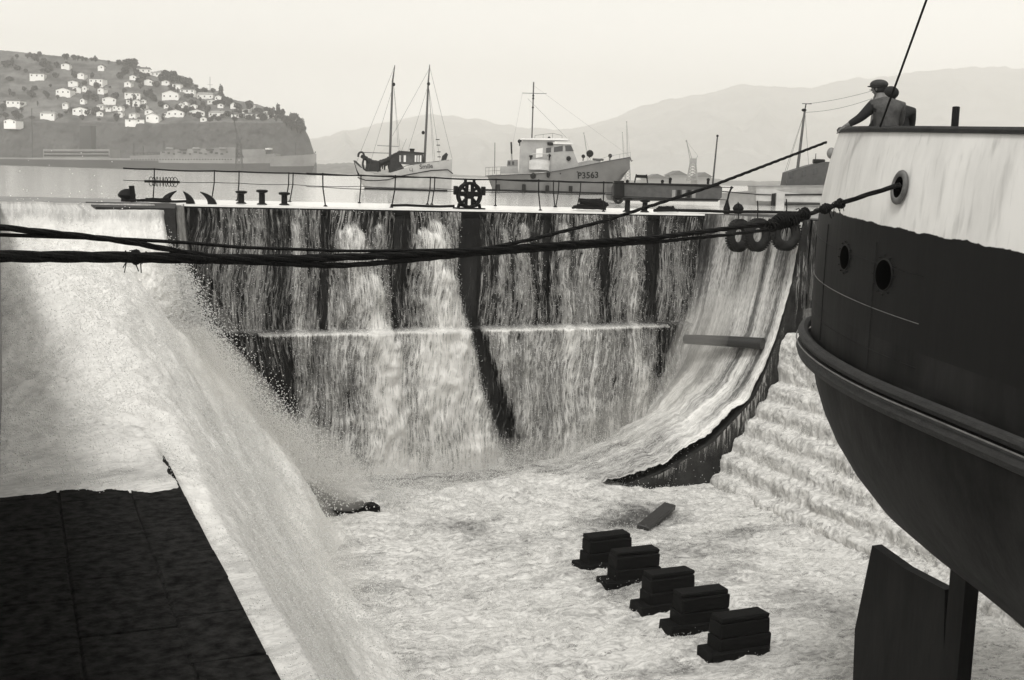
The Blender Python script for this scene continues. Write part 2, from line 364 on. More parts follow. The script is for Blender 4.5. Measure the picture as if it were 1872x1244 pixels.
# entrance ring of masonry --------------------------------------------------
PG = [(4.62, 0), (4.78, -1.6), (4.95, -3.13), (5.6, -4.7), (6.5, -6.29), (7.5, -7.8), (8.6, -8.8), (10.5, -9.25), (13.5, -9.35), (16.9, -9.15), (19, -8.5), (21, -7.4), (22.15, -5.8), (22.8, -3.8), (23.1, -1.8), (23.3, 0)]
QG = [(4.02, 0), (4.08, -1.2), (4.2, -2.8), (4.7, -4.3), (5.6, -5.7), (6.5, -6.8), (7.5, -7.8), (8.6, -8.5), (10.2, -9.0), (13.5, -9.15), (17.6, -8.85), (19.5, -8.4), (21.4, -7.5), (23.0, -6.0), (23.85, -3.9), (24.3, -1.8), (24.56, 0)]
def curve(pts, n):
    p = np.array(pts, float); d = np.r_[0, np.cumsum(np.hypot(*np.diff(p, axis=0).T))]; t = np.linspace(0, d[-1], n)
    # gentle smoothing
    x = np.interp(t, d, p[:, 0]); z = np.interp(t, d, p[:, 1])
    for _ in range(max(2, n//40)):
        x[1:-1] = .25*x[:-2]+.5*x[1:-1]+.25*x[2:]; z[1:-1] = .25*z[:-2]+.5*z[1:-1]+.25*z[2:]
    return x, z, t
def ring():
    n = 60; px_, pz, _ = curve(PG, n); qx, qz, _ = curve(QG, n); b = MB()
    pz[0] = pz[-1] = qz[0] = qz[-1] = .006
    vs = [(px_[i], 37.6, pz[i]) for i in range(n)]+[(qx[i], 33.003, qz[i]) for i in range(n)]
    ox = np.concatenate([np.full(15, 2.), np.linspace(2, 26, 30), np.full(15, 26.)]); oz = np.concatenate([np.linspace(.006, -10.9, 15), np.full(30, -10.9), np.linspace(-10.9, .006, 15)])
    vs += [(ox[i], 33.003, oz[i]) for i in range(n)]+[(ox[i], 37.6, oz[i]) for i in range(n)]
    fs = []
    for i in range(n-1):
        fs += [(i, i+1, n+i+1, n+i), (n+i, n+i+1, 2*n+i+1, 2*n+i), (3*n+i, 3*n+i+1, i+1, i), (2*n+i, 2*n+i+1, 3*n+i+1, 3*n+i)]
    fs += [(0, n, 2*n, 3*n), (n-1, 4*n-1, 3*n-1, 2*n-1)]
    b.add(vs, fs); o = b.build('dock_entrance', M['stone'], smooth=True)
    tag(o, 'curved stone entrance arch of the dry dock around the gate', 'dock entrance')
ring()
# the caisson gate ----------------------------------------------------------
def gate():
    g = empty('dock_gate', (14, 38, -9), 0, 'wide dark caisson gate closing the dock, water streaming down its face', 'dock gate')
    def mk(b, n, m, sm=False):
        o = b.build(n, m, None, sm); o.parent = g; o.matrix_parent_inverse = Matrix.Translation((-14, -38, 9)); return o
    b = MB(); n = 40; x, z, _ = curve(PG, n); z[0] = z[-1] = -.06
    vs = [(x[i], 37.2, z[i]-.15*(z[i] < -8.5)) for i in range(n)]+[(x[i], 42.7, z[i]) for i in range(n)]
    b.add(vs, [tuple(range(n)), tuple(range(n, 2*n))[::-1]]+[(i, (i+1) % n, n+(i+1) % n, n+i) for i in range(n)]); mk(b, 'gate_plating', M['steel'])
    b = MB(); b.box((14.4, 40.0, -.03), (20.8, 5.8, .06)); mk(b, 'deck', M['deckwet'])
    b = MB(); b.box((14.3, 37.16, -.14), (18.9, .1, .12)); mk(b, 'deck_edge', M['black'])
    b = MB(); b.box((14.35, 37.02, -4.02), (14.6, .38, .1)); b.box((14.35, 37.1, -6.6), (14.6, .2, 5.06)); mk(b, 'lower_face', M['steel'])
    for xx in (9.17, 11.58, 14.06, 16.85, 21.0):
        wd = .3 if xx not in (14.06, 21.0) else (.66 if xx == 14.06 else .5)
        b = MB(); b.box((xx, 37.12, -2.15), (wd, .05, 3.7)); mk(b, 'fender_strip', M['steel'])
gate()
def attach(o, root): o.parent = root; o.matrix_parent_inverse = Matrix.Translation(-root.location); return o
# ================================================================== FALLING WATER
COLS = [(4.6,.12),(4.95,.15),(5.1,.38),(5.7,.48),(5.8,.62),(6.3,.66),(6.4,.52),(7.05,.48),(7.2,.32),(7.95,.34),(8.1,.5),(8.4,.55),(8.9,.52),(9.0,.04),(9.35,.04),(9.45,.48),(10.9,.5),(11.3,.55),(11.4,.06),(11.78,.06),(11.85,.42),(13.3,.5),(13.66,.42),(13.72,.0),(14.4,.0),(14.5,.4),(15.3,.4),(15.9,.45),(16.5,.45),(16.7,.1),(17.0,.1),(17.1,.5),(18.3,.55),(18.9,.5),(19.0,.3),(19.1,.08),(19.4,.1),(19.5,.48),(20.6,.55),(20.7,.05),(21.25,.05),(21.35,.48),(22.6,.46),(22.9,.3),(23.3,.2)]
LOWC = [(4.6,.15),(6.5,.2),(7.2,.36),(8,.46),(8.9,.6),(9.6,.82),(10.3,.75),(10.9,.95),(12,1.02),(13.3,.98),(13.9,.92),(14.6,.8),(15.5,.85),(16.5,.95),(17.5,1.0),(18.5,.88),(19.5,.92),(20.5,.88),(21.2,.6),(21.6,.52),(22.3,.5),(23.3,.35)]
JETS = [(9.95,-.56,.42,1.1,.14),(10.85,-.5,.22,.6,.05),(12.40,-.62,.36,1.1,.12),(12.86,-.38,.26,1.1,.2),(15.26,-.55,.12,.6,0),(15.96,-.40,.20,.7,.03),(17.44,-.39,.16,.75,.08),(18.35,-.71,.20,.5,.05),(20.0,-.36,.14,.8,.1),(8.18,-.47,.12,.5,.04),(13.0,-1.9,.42,.55,.2),(10.6,-2.1,.42,.5,.1)]
def curtain():
    x = np.arange(4.62, 23.3, .035); z = np.arange(-.10, -9.25, -.035)
    X, Z = np.meshgrid(x, z, indexing='ij')
    XW = X+.42*(fbm(Z*.7, X*1.2, 3, 5)-.5); up = np.interp(XW, *zip(*COLS)); lo = np.interp(X, *zip(*LOWC))
    low = ss(-3.90, -4.0, Z)
    wide = fbm(X*2.2, Z*.22, 5, 5); w2 = fbm(X*.9, Z*.5, 6, 4)
    up = np.where(up < .2, up+(.50*ss(.40, .72, fbm(X*3.2, Z*.16, 7, 4))*ss(.3, -2.2, Z)+.16*ss(-2, -3.9, Z))*np.where(abs(X-14.06) > .4, 1, .35), up)
    fm = up*(.80+.95*(wide-.5)+.45*(w2-.5)) + .10*ss(-.6, -3.6, Z)*(up > .2)
    fm = fm*(1-low)+low*(lo*.88+.75*(wide-.5)+.7*(w2-.5))
    Y = np.full_like(X, 37.02)-low*.26
    rough = np.zeros_like(X)
    for (x0, z0, wd, st, dr) in JETS:
        h = z0-Z; hp = np.clip(h, 0, None); c = x0+dr*hp+.12*(fbm(hp*1.1, X*0+x0, 8)-.5)*hp
        ww = wd*(1+.20*hp); e = (X-c)/ww; e = e+1.1*(fbm(X*3.2, Z*1.8, 14, 4)-.5)
        cap = ss(-.06, .12, h-.5*wd*(e**2)+.30*(fbm(X*6, Z*3, 16, 4)-.5))
        d = np.exp(-e**4)*cap*np.exp(-hp*.13)
        fm = fm+st*(.42+.5*(fbm(X*5, Z*2.2, 15, 4)-.3))*d; rough += d*st
        Y -= d*.42*st*(1-np.exp(-hp/.5))*np.exp(-hp*.18)
    # the slanting bare gap right of the middle, lower half
    c = 14.25+(-4.1-Z)*.36; gap = np.exp(-((X-c)/(.30+.06*np.clip(-4.1-Z, 0, 9)))**4)*low*(1-.5*ss(-7, -8.6, Z))
    fm = fm*(1-.85*gap)
    fm += .12*ss(-7.2, -9, Z)+.55*np.exp(-((Z+4.02)/.05)**2)*(X > 7.0)*(X < 21.7)*(1-gap)
    Y -= (.05+.16*np.clip(rough, 0, 1)+.10*low)*(fbm(X*3.2, Z*1.4, 21, 5)-.35)*1.6
    Y -= .03*fbm(X*9, Z*2.0, 22, 4)
    # trim to the shape of the entrance
    px_, pz, _ = curve(PG, 200); h = len(px_)//2
    lim = np.interp(X, px_, pz); fm = np.where(Z < lim+.02, -2, fm)
    fl = (X + .08*np.sin(Z*1.7+X)+.25*(fbm(X*.8, Z*.5, 31)-.5), Z+low*40)
    o = grid('waterfall', X, Y, Z, M['falls'], foam=np.clip(fm, -2, 1.25), flow=fl)
    tag(o, kind='stuff'); tag(o, 'thin streaming sheet of white water down the gate face', 'waterfall')
    # second, finer sheet of beads just in front
    s2 = (slice(None, None, 2), slice(None, None, 2))
    Y2 = Y[s2]-.10-.10*fbm(X[s2]*4, Z[s2]*2, 71)
    o = grid('waterfall', X[s2], Y2, Z[s2], M['falls'], foam=np.clip(fm[s2]*.86-.08, -2, 1.1), flow=(fl[0][s2]*1.35+7, fl[1][s2]*1.3+3))
    tag(o, kind='stuff'); tag(o, 'broken spray hanging in front of the gate face', 'waterfall')
    return X, Z, Y, fm
CX, CZ, CY, CF = curtain()
def ringwater():
    n = 420; m = 110
    px_, pz, t = curve(PG, n); qx, qz, _ = curve(QG, n)
    v = np.linspace(0, 1, m)[None, :]; u = (t/t[-1])[:, None]
    X = px_[:, None]*(1-v)+qx[:, None]*v; Z = pz[:, None]*(1-v)+qz[:, None]*v; Y = 37.1*(1-v)+32.98*v
    nx = np.gradient(px_); nz = np.gradient(pz); ln = np.hypot(nx, nz); NX = -nz/ln; NZ = nx/ln   # towards inside
    T = t[:, None]+0*v; L = T[-1, 0]; dn = L-T                       # distance from the right top
    th = .04+.10*ss(1.5, 6, dn)+.55*ss(4.5, 9.0, dn)*(1-ss(L-12, L-8, dn))*ss(0, .5, v)*(1-ss(.7, 1.0, v)*.6)
    th = th*(1-ss(.55, 1, v)*ss(12, 15, dn)); th = th+(.04+.20*ss(3, 7, dn)*(1-ss(L-9, L-6, dn)))*(fbm(T*1.3, Y*1.5, 41, 5)-.4)+.05*fbm(T*5, Y*9, 42, 4)+.16*ss(4, 7, dn)*(fbm(T*2.6, Y*2.6, 142, 5, True)-.5)*(1-ss(L-9, L-6, dn)); X = X+0*th; wob = ss(.9, 1, v)*(fbm(T*2.2, T*0, 143, 4)-.5)*.5; Y = Y+wob*0; Z = Z-.22*ss(.93, 1, v)*fbm(T*3.5, Y*0+1, 145, 4)
    X = X+NX[:, None]*th; Z = Z+NZ[:, None]*th
    fm = .60+.25*ss(.5, 3.0, dn)+.2*ss(4, 8, dn)
    fm = fm+1.25*(fbm(Y*3.6, T*.2, 44, 5)-.5)*(1-.3*ss(5, 8, dn))+.5*(fbm(T*1.4, Y*2.2, 144, 5)-.5)*ss(3, 6, dn)-.22*ss(8, 11, dn)*(1-ss(L-12, L-9, dn))
    fm -= .35*np.exp(-((Y-34.9)/.22)**2)*ss(3.2, 4, dn)*(1-ss(6.0, 6.6, dn))
    fm -= .30*np.exp(-((Y-36.6)/.35)**2)*(1-ss(2.5, 5, dn))
    nz_ = ss(L-16, L-9, dn); fm = np.where(dn > L-9, 1.0*ss(L-1.5, L-5, dn)+.25+.5*ss(.75, .45, abs(v-.62)+.25)*(dn > L-2.5), fm*(1-nz_)+nz_*(.78+.5*(fbm(T*1.2, Y*1.5, 146, 5)-.5)))
    flow = (Y*1.0+.15*(fbm(T*.6, Y, 45)-.5), T)
    o = grid('waterfall', X, Y, Z, M['ringfoam'], foam=np.clip(fm, 0, 1.25), flow=flow)
    tag(o, 'water sliding down the curved entrance stonework', 'waterfall', kind='stuff')
ringwater()
def rim_trickle():
    qx, qz, t = curve(QG, 300); L = t[-1]; k = (L-t > 1.0) & (L-t < 11); qx = qx[k][:, None]; qz = qz[k][:, None]; w_ = np.linspace(-.05, .95, 24)[None, :]
    X = qx+w_*.9; Z = qz-w_*.25; Y = 32.9-.05*fbm(X*3, Z, 59)+0*X
    fm = .34-.34*w_+.75*(fbm(X*2.2, Z*.5, 60, 4)-.45)
    o = grid('waterfall', X, Y, Z, M['falls'], foam=np.clip(fm, -.3, .9), flow=(X*1.3, Z)); tag(o, 'thin trickles hanging from the rim of the stone entrance', 'waterfall', kind='stuff')
rim_trickle()
def steps():
    # profile of ledge, riser and treads, rounded by the water running over them
    pr = [(24.75, -3.0), (24.7, -3.86), (24.15, -3.88), (23.95, -4.2), (23.93, -5.5)]; x, z = 23.93, -5.55
    for k in range(6):
        pr += [(x-.10, z-.02), (x-.34, z-.06), (x-.42, z-.22), (x-.43, z-.56)]; x -= .42; z -= .60
    pr += [(x-.3, -9.05), (x-1.0, -9.1)]
    y = np.arange(32.96, 6, -.05); n = 460
    p = np.array(pr); d = np.r_[0, np.cumsum(np.hypot(*np.diff(p, axis=0).T))]; t = np.linspace(0, d[-1], n)
    x = np.interp(t, d, p[:, 0]); z = np.interp(t, d, p[:, 1])
    for _ in range(4): x[1:-1] = .25*x[:-2]+.5*x[1:-1]+.25*x[2:]; z[1:-1] = .25*z[:-2]+.5*z[1:-1]+.25*z[2:]
    T, Y = np.meshgrid(t, y, indexing='ij')
    near = ss(33, 22, Y)
    am = .16+.22*near
    n1 = fbm(Y*1.3, T*1.1, 51, 5)-.4; n2 = fbm(Y*5, T*4.5, 52, 4)-.4
    X = x[:, None]-am*(n1*1.5)-.09*n2-.10*near*ss(1, 4, T); Z = z[:, None]+am*n1*.9+.07*n2
    # waviness of the step lines grows away from the gate
    Z += (.12+.30*near)*(fbm(Y*.6, T*.5, 53)-.5)
    fm = .80+.35*(fbm(Y*1.2, T*.5, 54)-.5)
    fm = fm*ss(.72, .95, T)+.30*(1-ss(.72, .95, T))
    fm -= .10*(np.sin(T*5)>.6)*0
    fm = fm*np.where((T < 1.0) & (Y < 32.9), 1, 1)
    o = grid('cascade', X, Y, Z, M['stepfoam'], foam=np.clip(fm, 0, 1.2), flow=(Y, T*1.0))
    tag(o, 'white cascade tumbling down the stone steps on the right', 'cascade', kind='stuff')
    # streams on the wall above the ledge
    T, Y = np.meshgrid(np.arange(0, 4.0, .05), np.arange(32.9, 8, -.05), indexing='ij')
    fm = .22+.9*(fbm(Y*1.1, T*.2, 57)-.42)+.1*ss(0, 3, T)
    o = grid('waterfall', 24.72-.12*fbm(Y*3, T*1.5, 58), Y, -T-.02, M['falls'], foam=np.clip(fm, -.5, .8), flow=(Y, T))
    tag(o, 'thin streams trickling down the dock wall behind the stern', 'waterfall', kind='stuff')
steps()
def left_spill():
    y = np.arange(33.05, 2, -.06); x = np.arange(-.35, 11.0, .05)
    X, Y = np.meshgrid(x, y, indexing='ij')
    farp = np.interp(X, [-.4, 3.0, 3.6, 4.1, 4.8, 5.7, 6.6, 7.5, 8.6, 10, 11], [-3.2, -3.1, -3.0, -3.2, -4.0, -5.1, -6.2, -7.2, -8.1, -8.85, -9.1])
    midp = np.interp(X, [-.4, 2.2, 2.5, 2.95, 3.3, 5.7, 6.8, 11], [-3.80, -3.85, -4.45, -4.55, -4.95, -8.6, -8.95, -9.15])
    midp = midp*(1-ss(19, 23, Y))+ss(19, 23, Y)*np.interp(X, [-.4, 1.5, 3, 4.6, 6.2, 8, 11], [-3.6, -3.7, -4.5, -6.8, -8.6, -9, -9.15])
    q = ss(27, 33, Y)
    Z = midp*(1-q)+farp*q
    heap = -3.9+3.0*ss(21.5, 33.4, Y)**1.6-np.interp(X, [1.2, 2.3, 2.9, 3.5, 4.0, 4.6, 5.4, 6.4, 8], [0, .25, .8, 1.7, 2.6, 3.9, 5.2, 6.6, 9]); Z = np.maximum(Z, heap)
    for _ in range(14):
        W = ss(20.5, 22.5, Y[1:-1, 1:-1]); Zs = .25*Z[1:-1, 1:-1]+.125*(Z[:-2, 1:-1]+Z[2:, 1:-1]+Z[1:-1, :-2]+Z[1:-1, 2:])+.0625*(Z[:-2, :-2]+Z[2:, 2:]+Z[:-2, 2:]+Z[2:, :-2]); Z[1:-1, 1:-1] += (Zs-Z[1:-1, 1:-1])*W
    # heap of spray along the slope, dying out towards the camera
    bul = np.exp(-((X-4.6)/1.6)**2)*ss(15, 28, Y)*1.0+np.exp(-((X-2.6)/1.5)**2)*ss(20, 27, Y)*.8
    Z = Z+bul*(1-q)*(.75+.7*(fbm(X*.7, Y*.5, 61)-.4))
    amp = .12+.42*ss(17, 28, Y)
    Z = Z+amp*(fbm(X*1.1+Y*.3, Y*.8, 62, 5)-.45)+.05*(fbm(X*6, Y*4, 63, 4)-.5)+.05*(fbm(X*14, Y*10, 64, 3)-.5)
    Z = Z+.34*ss(16, 24, Y)*(fbm(Y*1.9+X*.5, X*1.1, 160, 6)-.5)*ss(1.0, 3, X)+.16*ss(24.5, 22, Y)*ss(2.6, 2.0, X)*(fbm(X*1.6, Y*3.2, 161, 4, True)-.5)
    # the dry part of the ledge
    edge = 18.8+.9*(fbm(X*1.6, Y*0, 65, 5)-.5)+.25*(X < 1.2)*0
    dry = ss(edge+.3, edge-.1, Y)*ss(2.46, 2.33, X)
    Z = Z-dry*.6
    second = (X > 2.3)*(X < 3.1)*ss(19, 17, Y)
    Z = Z*(1-second)+second*(-4.63+.10*fbm(X*4, Y*2.5, 66, 4)-.05)
    fm = .95+.25*(fbm(X*.8, Y*.6, 67)-.5)
    fm = fm-second*(.30+.2*fbm(X*3, Y*1.2, 68))-.75*ss(25, 22, Y)*ss(2.6, 2.0, X)*ss(19, 20, Y)*(fbm(X*1.3, Y*2.2, 69, 5)-.15)-.35*ss(2.6, 3.4, X)*ss(30, 20, Y)*(fbm(Y*1.6, X*.5, 162, 4)-.35)
    Z -= .75*ss(6.9, 8.0, X)+.5*np.exp(-(((X-8.5)/1.2)**2+((Y-32.3)/.9)**2))
    wet = ss(21.6, 19.4, Y)*ss(2.5, 2.3, X); Z = Z*(1-wet)+wet*(-3.975+.035*fbm(X*3, Y*3, 163, 4)-dry*.3)
    fm = fm-wet*.34
    o = grid('cascade', X, Y, Z, M['spill'], foam=np.clip(fm, 0, 1.3), flow=(Y*.9-.25*X, X-.8*Z), flip=True)
    tag(o, 'mass of white water heaped over the left dock steps', 'cascade', kind='stuff')
    HF = (X, Y, Z, dry)
    # curtain over the abutment at the far end of the left side
    u = np.arange(-6, 1.0001, .018); t = np.linspace(0, 1, 170)
    U, T = np.meshgrid(u, t, indexing='ij')
    h = T*4.2
    xr = np.interp(h, [0, .2, .5, 1.2, 1.8, 2.4, 3.1, 4.3], [3.72, 3.78, 3.84, 3.92, 4.05, 4.2, 4.3, 4.3])
    X = xr+(U-1)*1.45; Z = .02+.06*fbm(X*1.5, T*2, 72)-h-.0*T; Y = 33.05-.30*np.sqrt(np.clip(h, 0, 9))-.10*h
    Y = np.where(T < .02, 35.0, Y); b_ = ss(.25, 1.4, h)
    Y -= b_*(.55*(fbm(X*1.1, h*1.0, 73, 5)-.3)+.14*fbm(X*5, h*4, 74, 4))*(1-.6*ss(.9, 1, U))
    Y += .5*ss(.86, 1.0, U)**2*ss(0, .6, h)+.9*ss(2.4, 4.0, h)
    fm = .42+.75*ss(.25, .62, h+.2*(fbm(X*2.5, h*0, 75)-.5))+.2*(fbm(X*1.2, h, 76)-.5)
    o = grid('waterfall', X, Y, Z, M['spill'], foam=np.clip(fm, 0, 1.3), flow=(X, h), flip=True)
    tag(o, 'curtain of water tipping over the left abutment', 'waterfall', kind='stuff')
    return HF[0], HF[1], np.where(HF[3] > .3, -99, HF[2])
LX, LY, LZ = left_spill()
KB = [(14.0, 26.25), (14.07, 24.9), (14.05, 23.2), (14.1, 21.85), (14.12, 20.3)]
def floor_water():
    x = np.arange(5.5, 25.5, .045); y = np.concatenate([np.arange(37.0, 22, -.05), np.arange(22, 2, -.05)])
    X, Y = np.meshgrid(x, y, indexing='ij')
    wx = X+1.2*(fbm(X*.35, Y*.35, 81)-.5); wy = Y+1.2*(fbm(X*.35+9, Y*.35, 82)-.5)
    Z = -8.88+.32*(fbm(wx*.45, wy*.8, 83, 4)-.45)+.15*(fbm(wx*1.1, wy*2.0, 84, 5, True)-.5)+.09*(fbm(X*6, Y*8, 85, 5)-.5)
    foot = np.exp(-((Y-33.2)/1.8)**2)*ss(19.5, 16.5, X); Z += .15*foot+.55*foot*(fbm(X*1.0, Y*.9, 86, 4)-.1)
    fm = .80+1.0*(fbm(wx*.5, wy*.9, 87, 5)-.5)+.1*foot
    for (bx_, by_) in KB: Z += .13*np.exp(-(((X-bx_+.1)/1.05)**2+((Y-by_)/.55)**2))*fbm(X*5, Y*5, 90)
    hole = np.exp(-(((X-8.45)/.85)**4+((Y-33.2)/.28)**4)); Z -= .45*hole; fm -= 1.6*hole*(.6+.6*fbm(X*4, Y*4, 88))
    for (hx, hy, rx, ry, a) in ((17.6, 30.6, 1.6, 1.0, .4), (16.8, 29.6, 1.1, .8, .45), (11.2, 30.6, 1.3, .6, .22), (18.6, 27.5, 2.6, .5, .28), (13.4, 25.3, .8, 2.0, .25), (20.0, 30.0, 1.2, .6, .2), (17.2, 23.5, 1.0, 3.5, .2)):
        fm -= a*np.exp(-(((X-hx)/rx)**2+((Y-hy)/ry)**2))*(.5+fbm(X*2, Y*2, 89))
    o = grid('water', X, Y, Z, M['floor'], foam=np.clip(fm, 0, 1.3), flow=(wx*.9+wy*.25, wy*1.5), flip=True)
    tag(o, kind='structure')
    return X, Y, Z
WX, WY, WZ = floor_water()
def spray():
    pts = []; rs = []
    def cloud(n, c, s, r=(.012, .03)):
        pts.append(np.asarray(c, float)[None]+RNG.normal(size=(n, 3))*np.asarray(s)); rs.append(RNG.uniform(r[0], r[1], n))
    # edge of the left mass, following the slope down
    path = np.array([(3.5,32.9,-1.2),(3.9,32.8,-2.0),(4.2,32.6,-2.8),(4.8,32.6,-4.0),(5.7,32.6,-5.4),(6.6,32.6,-6.4),(7.6,32.6,-7.4),(8.8,32.6,-8.3),(10.5,32.5,-8.7)])
    for i in range(len(path)-1):
        for k in range(9):
            t = (k+RNG.random())/9; c = path[i]*(1-t)+path[i+1]*t
            cloud(900, c+(0, 0, .05), (.22+.05*i, .5, .28+.04*i), (.008, .024))
    # over the whole left slope
    for k in range(60):
        Yk = RNG.uniform(18, 34); xk = RNG.uniform(3.3, 6.6); cloud(450, (xk, Yk, -4.6-(xk-3.2)*1.4+.5), (.8, .8, .4), (.008, .022))
    # foot of the falls
    for k in range(120):
        xk = RNG.uniform(8.5, 21); cloud(420, (xk, RNG.uniform(33.6, 36.3), -8.8+.12*max(0, xk-16)), (.5, .45, .45), (.008, .022))
    # in front of the face, following the jets
    n = 60000; i = RNG.integers(0, CX.shape[0], n*3); j = RNG.integers(0, CX.shape[1], n*3)
    keep = RNG.random(n*3) < np.clip(CF[i, j]-.25, 0, 1)**1.5; i = i[keep][:n]; j = j[keep][:n]; m = len(i)
    pts.append(np.stack([CX[i, j]+RNG.normal(size=m)*.06, CY[i, j]-.05-abs(RNG.normal(size=m))*.16, CZ[i, j]+RNG.normal(size=m)*.05], -1)); rs.append(RNG.uniform(.006, .019, m))
    for (GX, GY, GZ, n, hs, ylo) in ((LX, LY, LZ, 150000, .13, 6), (LX, LY, LZ, 70000, .38, 25), (WX, WY, WZ, 170000, .035, 8)):
        i = RNG.integers(0, GX.shape[0], n); j = RNG.integers(0, GX.shape[1], n); x_, y_, z_ = GX[i, j], GY[i, j], GZ[i, j]
        k = (y_ > ylo) & (z_ > -50) & (RNG.random(n) < ss(.32, .62, fbm(x_*1.1, y_*1.3, 170+int(hs*100), 4))+.08); x_, y_, z_ = x_[k], y_[k], z_[k]; m = len(x_)
        up_ = RNG.exponential(hs, m)*ss(4, 30, y_)**.5
        pts.append(np.stack([x_+RNG.normal(size=m)*.03+up_*.25, y_+RNG.normal(size=m)*.03-up_*.2, z_+.004+up_], -1)); rs.append(RNG.uniform(.005, .013, m)*(.45+y_/28))
    # bottom right cascade and floor
    for k in range(60):
        Yk = RNG.uniform(14, 32); f = RNG.random(); cloud(220, (24-2.6*f, Yk, -5.6-3.3*f+.1), (.25, .5, .22), (.008, .02))
    C_ = np.concatenate(pts); r = np.concatenate(rs)
    kp = ~((abs(C_[:, 0]-8.5) < 1.2) & (C_[:, 1] > 26) & (C_[:, 2] < -7.6) & (C_[:, 2] > -9) & (RNG.random(len(C_)) < .93)); C_ = C_[kp]; r = r[kp]
    bits('spray', C_, r, M['drop'], 'fine droplets thrown up where the water strikes stone and floor', 'spray')
spray()
def mist():
    def ell(c, r, dens, rz=0):
        b = MB(); b.ball((0, 0, 0), 1, seg=24, rg=16)
        o = b.build('mist', volmat('mist', dens)); o.location = c; o.scale = r; o.rotation_euler = (0, rz, 0); tag(o, kind='stuff')
    ell((14.0, 35.0, -8.5), (5.6, 1.5, 1.1), .10)
    ell((19.3, 35.2, -7.5), (2.6, 1.6, 1.1), .12, R(-40))
    ell((9.3, 34.3, -8.3), (1.8, 1.2, .6), .10)
    ell((5.6, 32.3, -5.0), (.8, 1.5, 2.6), .22, R(-40)); ell((7.6, 32.0, -7.0), (1.0, 1.6, 2.0), .22, R(-52)); ell((6.6, 28.5, -8.0), (1.3, 4.0, .9), .12, R(35)); ell((4.2, 30.5, -3.9), (1.6, 2.4, 1.0), .12, R(30))
    ell((22.0, 35.2, -4.6), (.75, 1.3, 2.2), .22, R(22))
mist()
# ================================================================== SHIP ON THE RIGHT
HC = (14.3, 12.17)
LV = [(2.05, .935), (1.6, .965), (.9, .995), (.2, 1.0), (-.6, 1.0), (-1.3, 1.0), (-1.75, .985), (-2.15, .955), (-2.6, .91), (-3.1, .83), (-3.6, .71), (-4.1, .52), (-4.6, .30), (-5.1, .12)]
def hscale(z): return float(np.interp(-z, [-a for a, _ in LV], [b for _, b in LV]))
def sheer(y): return -.10*max(0., 16.5-y) if y > 8 else -.85-.01*(8-y)
def hp(phi, z, off=0.):      # phi 0 = port beam, 90 = aftmost point
    s = hscale(z); b = 3.3*s+off; a = 5.0*s+off
    x = HC[0]-b*math.cos(phi); y = HC[1]+a*math.sin(phi); return Vector((x, y, z))
def outline(z, n=40):
    s = hscale(z); pts = []
    for k in range(14):                                   # port side from the bow
        t = k/14; y = -16+t*28.17; wd = 3.3*(1-(1-min(1, (y+16)/11))**2.2) if y < -5 else 3.3
        pts.append((HC[0]-max(.03, wd*min(1, s+(1-s)*.75*(1 if y < 4 else (12.17-y)/8.2))), y))
    for k in range(n+1):
        a = math.pi*k/n; pts.append((HC[0]-3.3*s*math.cos(a), HC[1]+5*s*math.sin(a)))
    m = len(pts)
    for k in range(13, -1, -1): x, y = pts[k]; pts.append((2*HC[0]-x, y))
    return pts
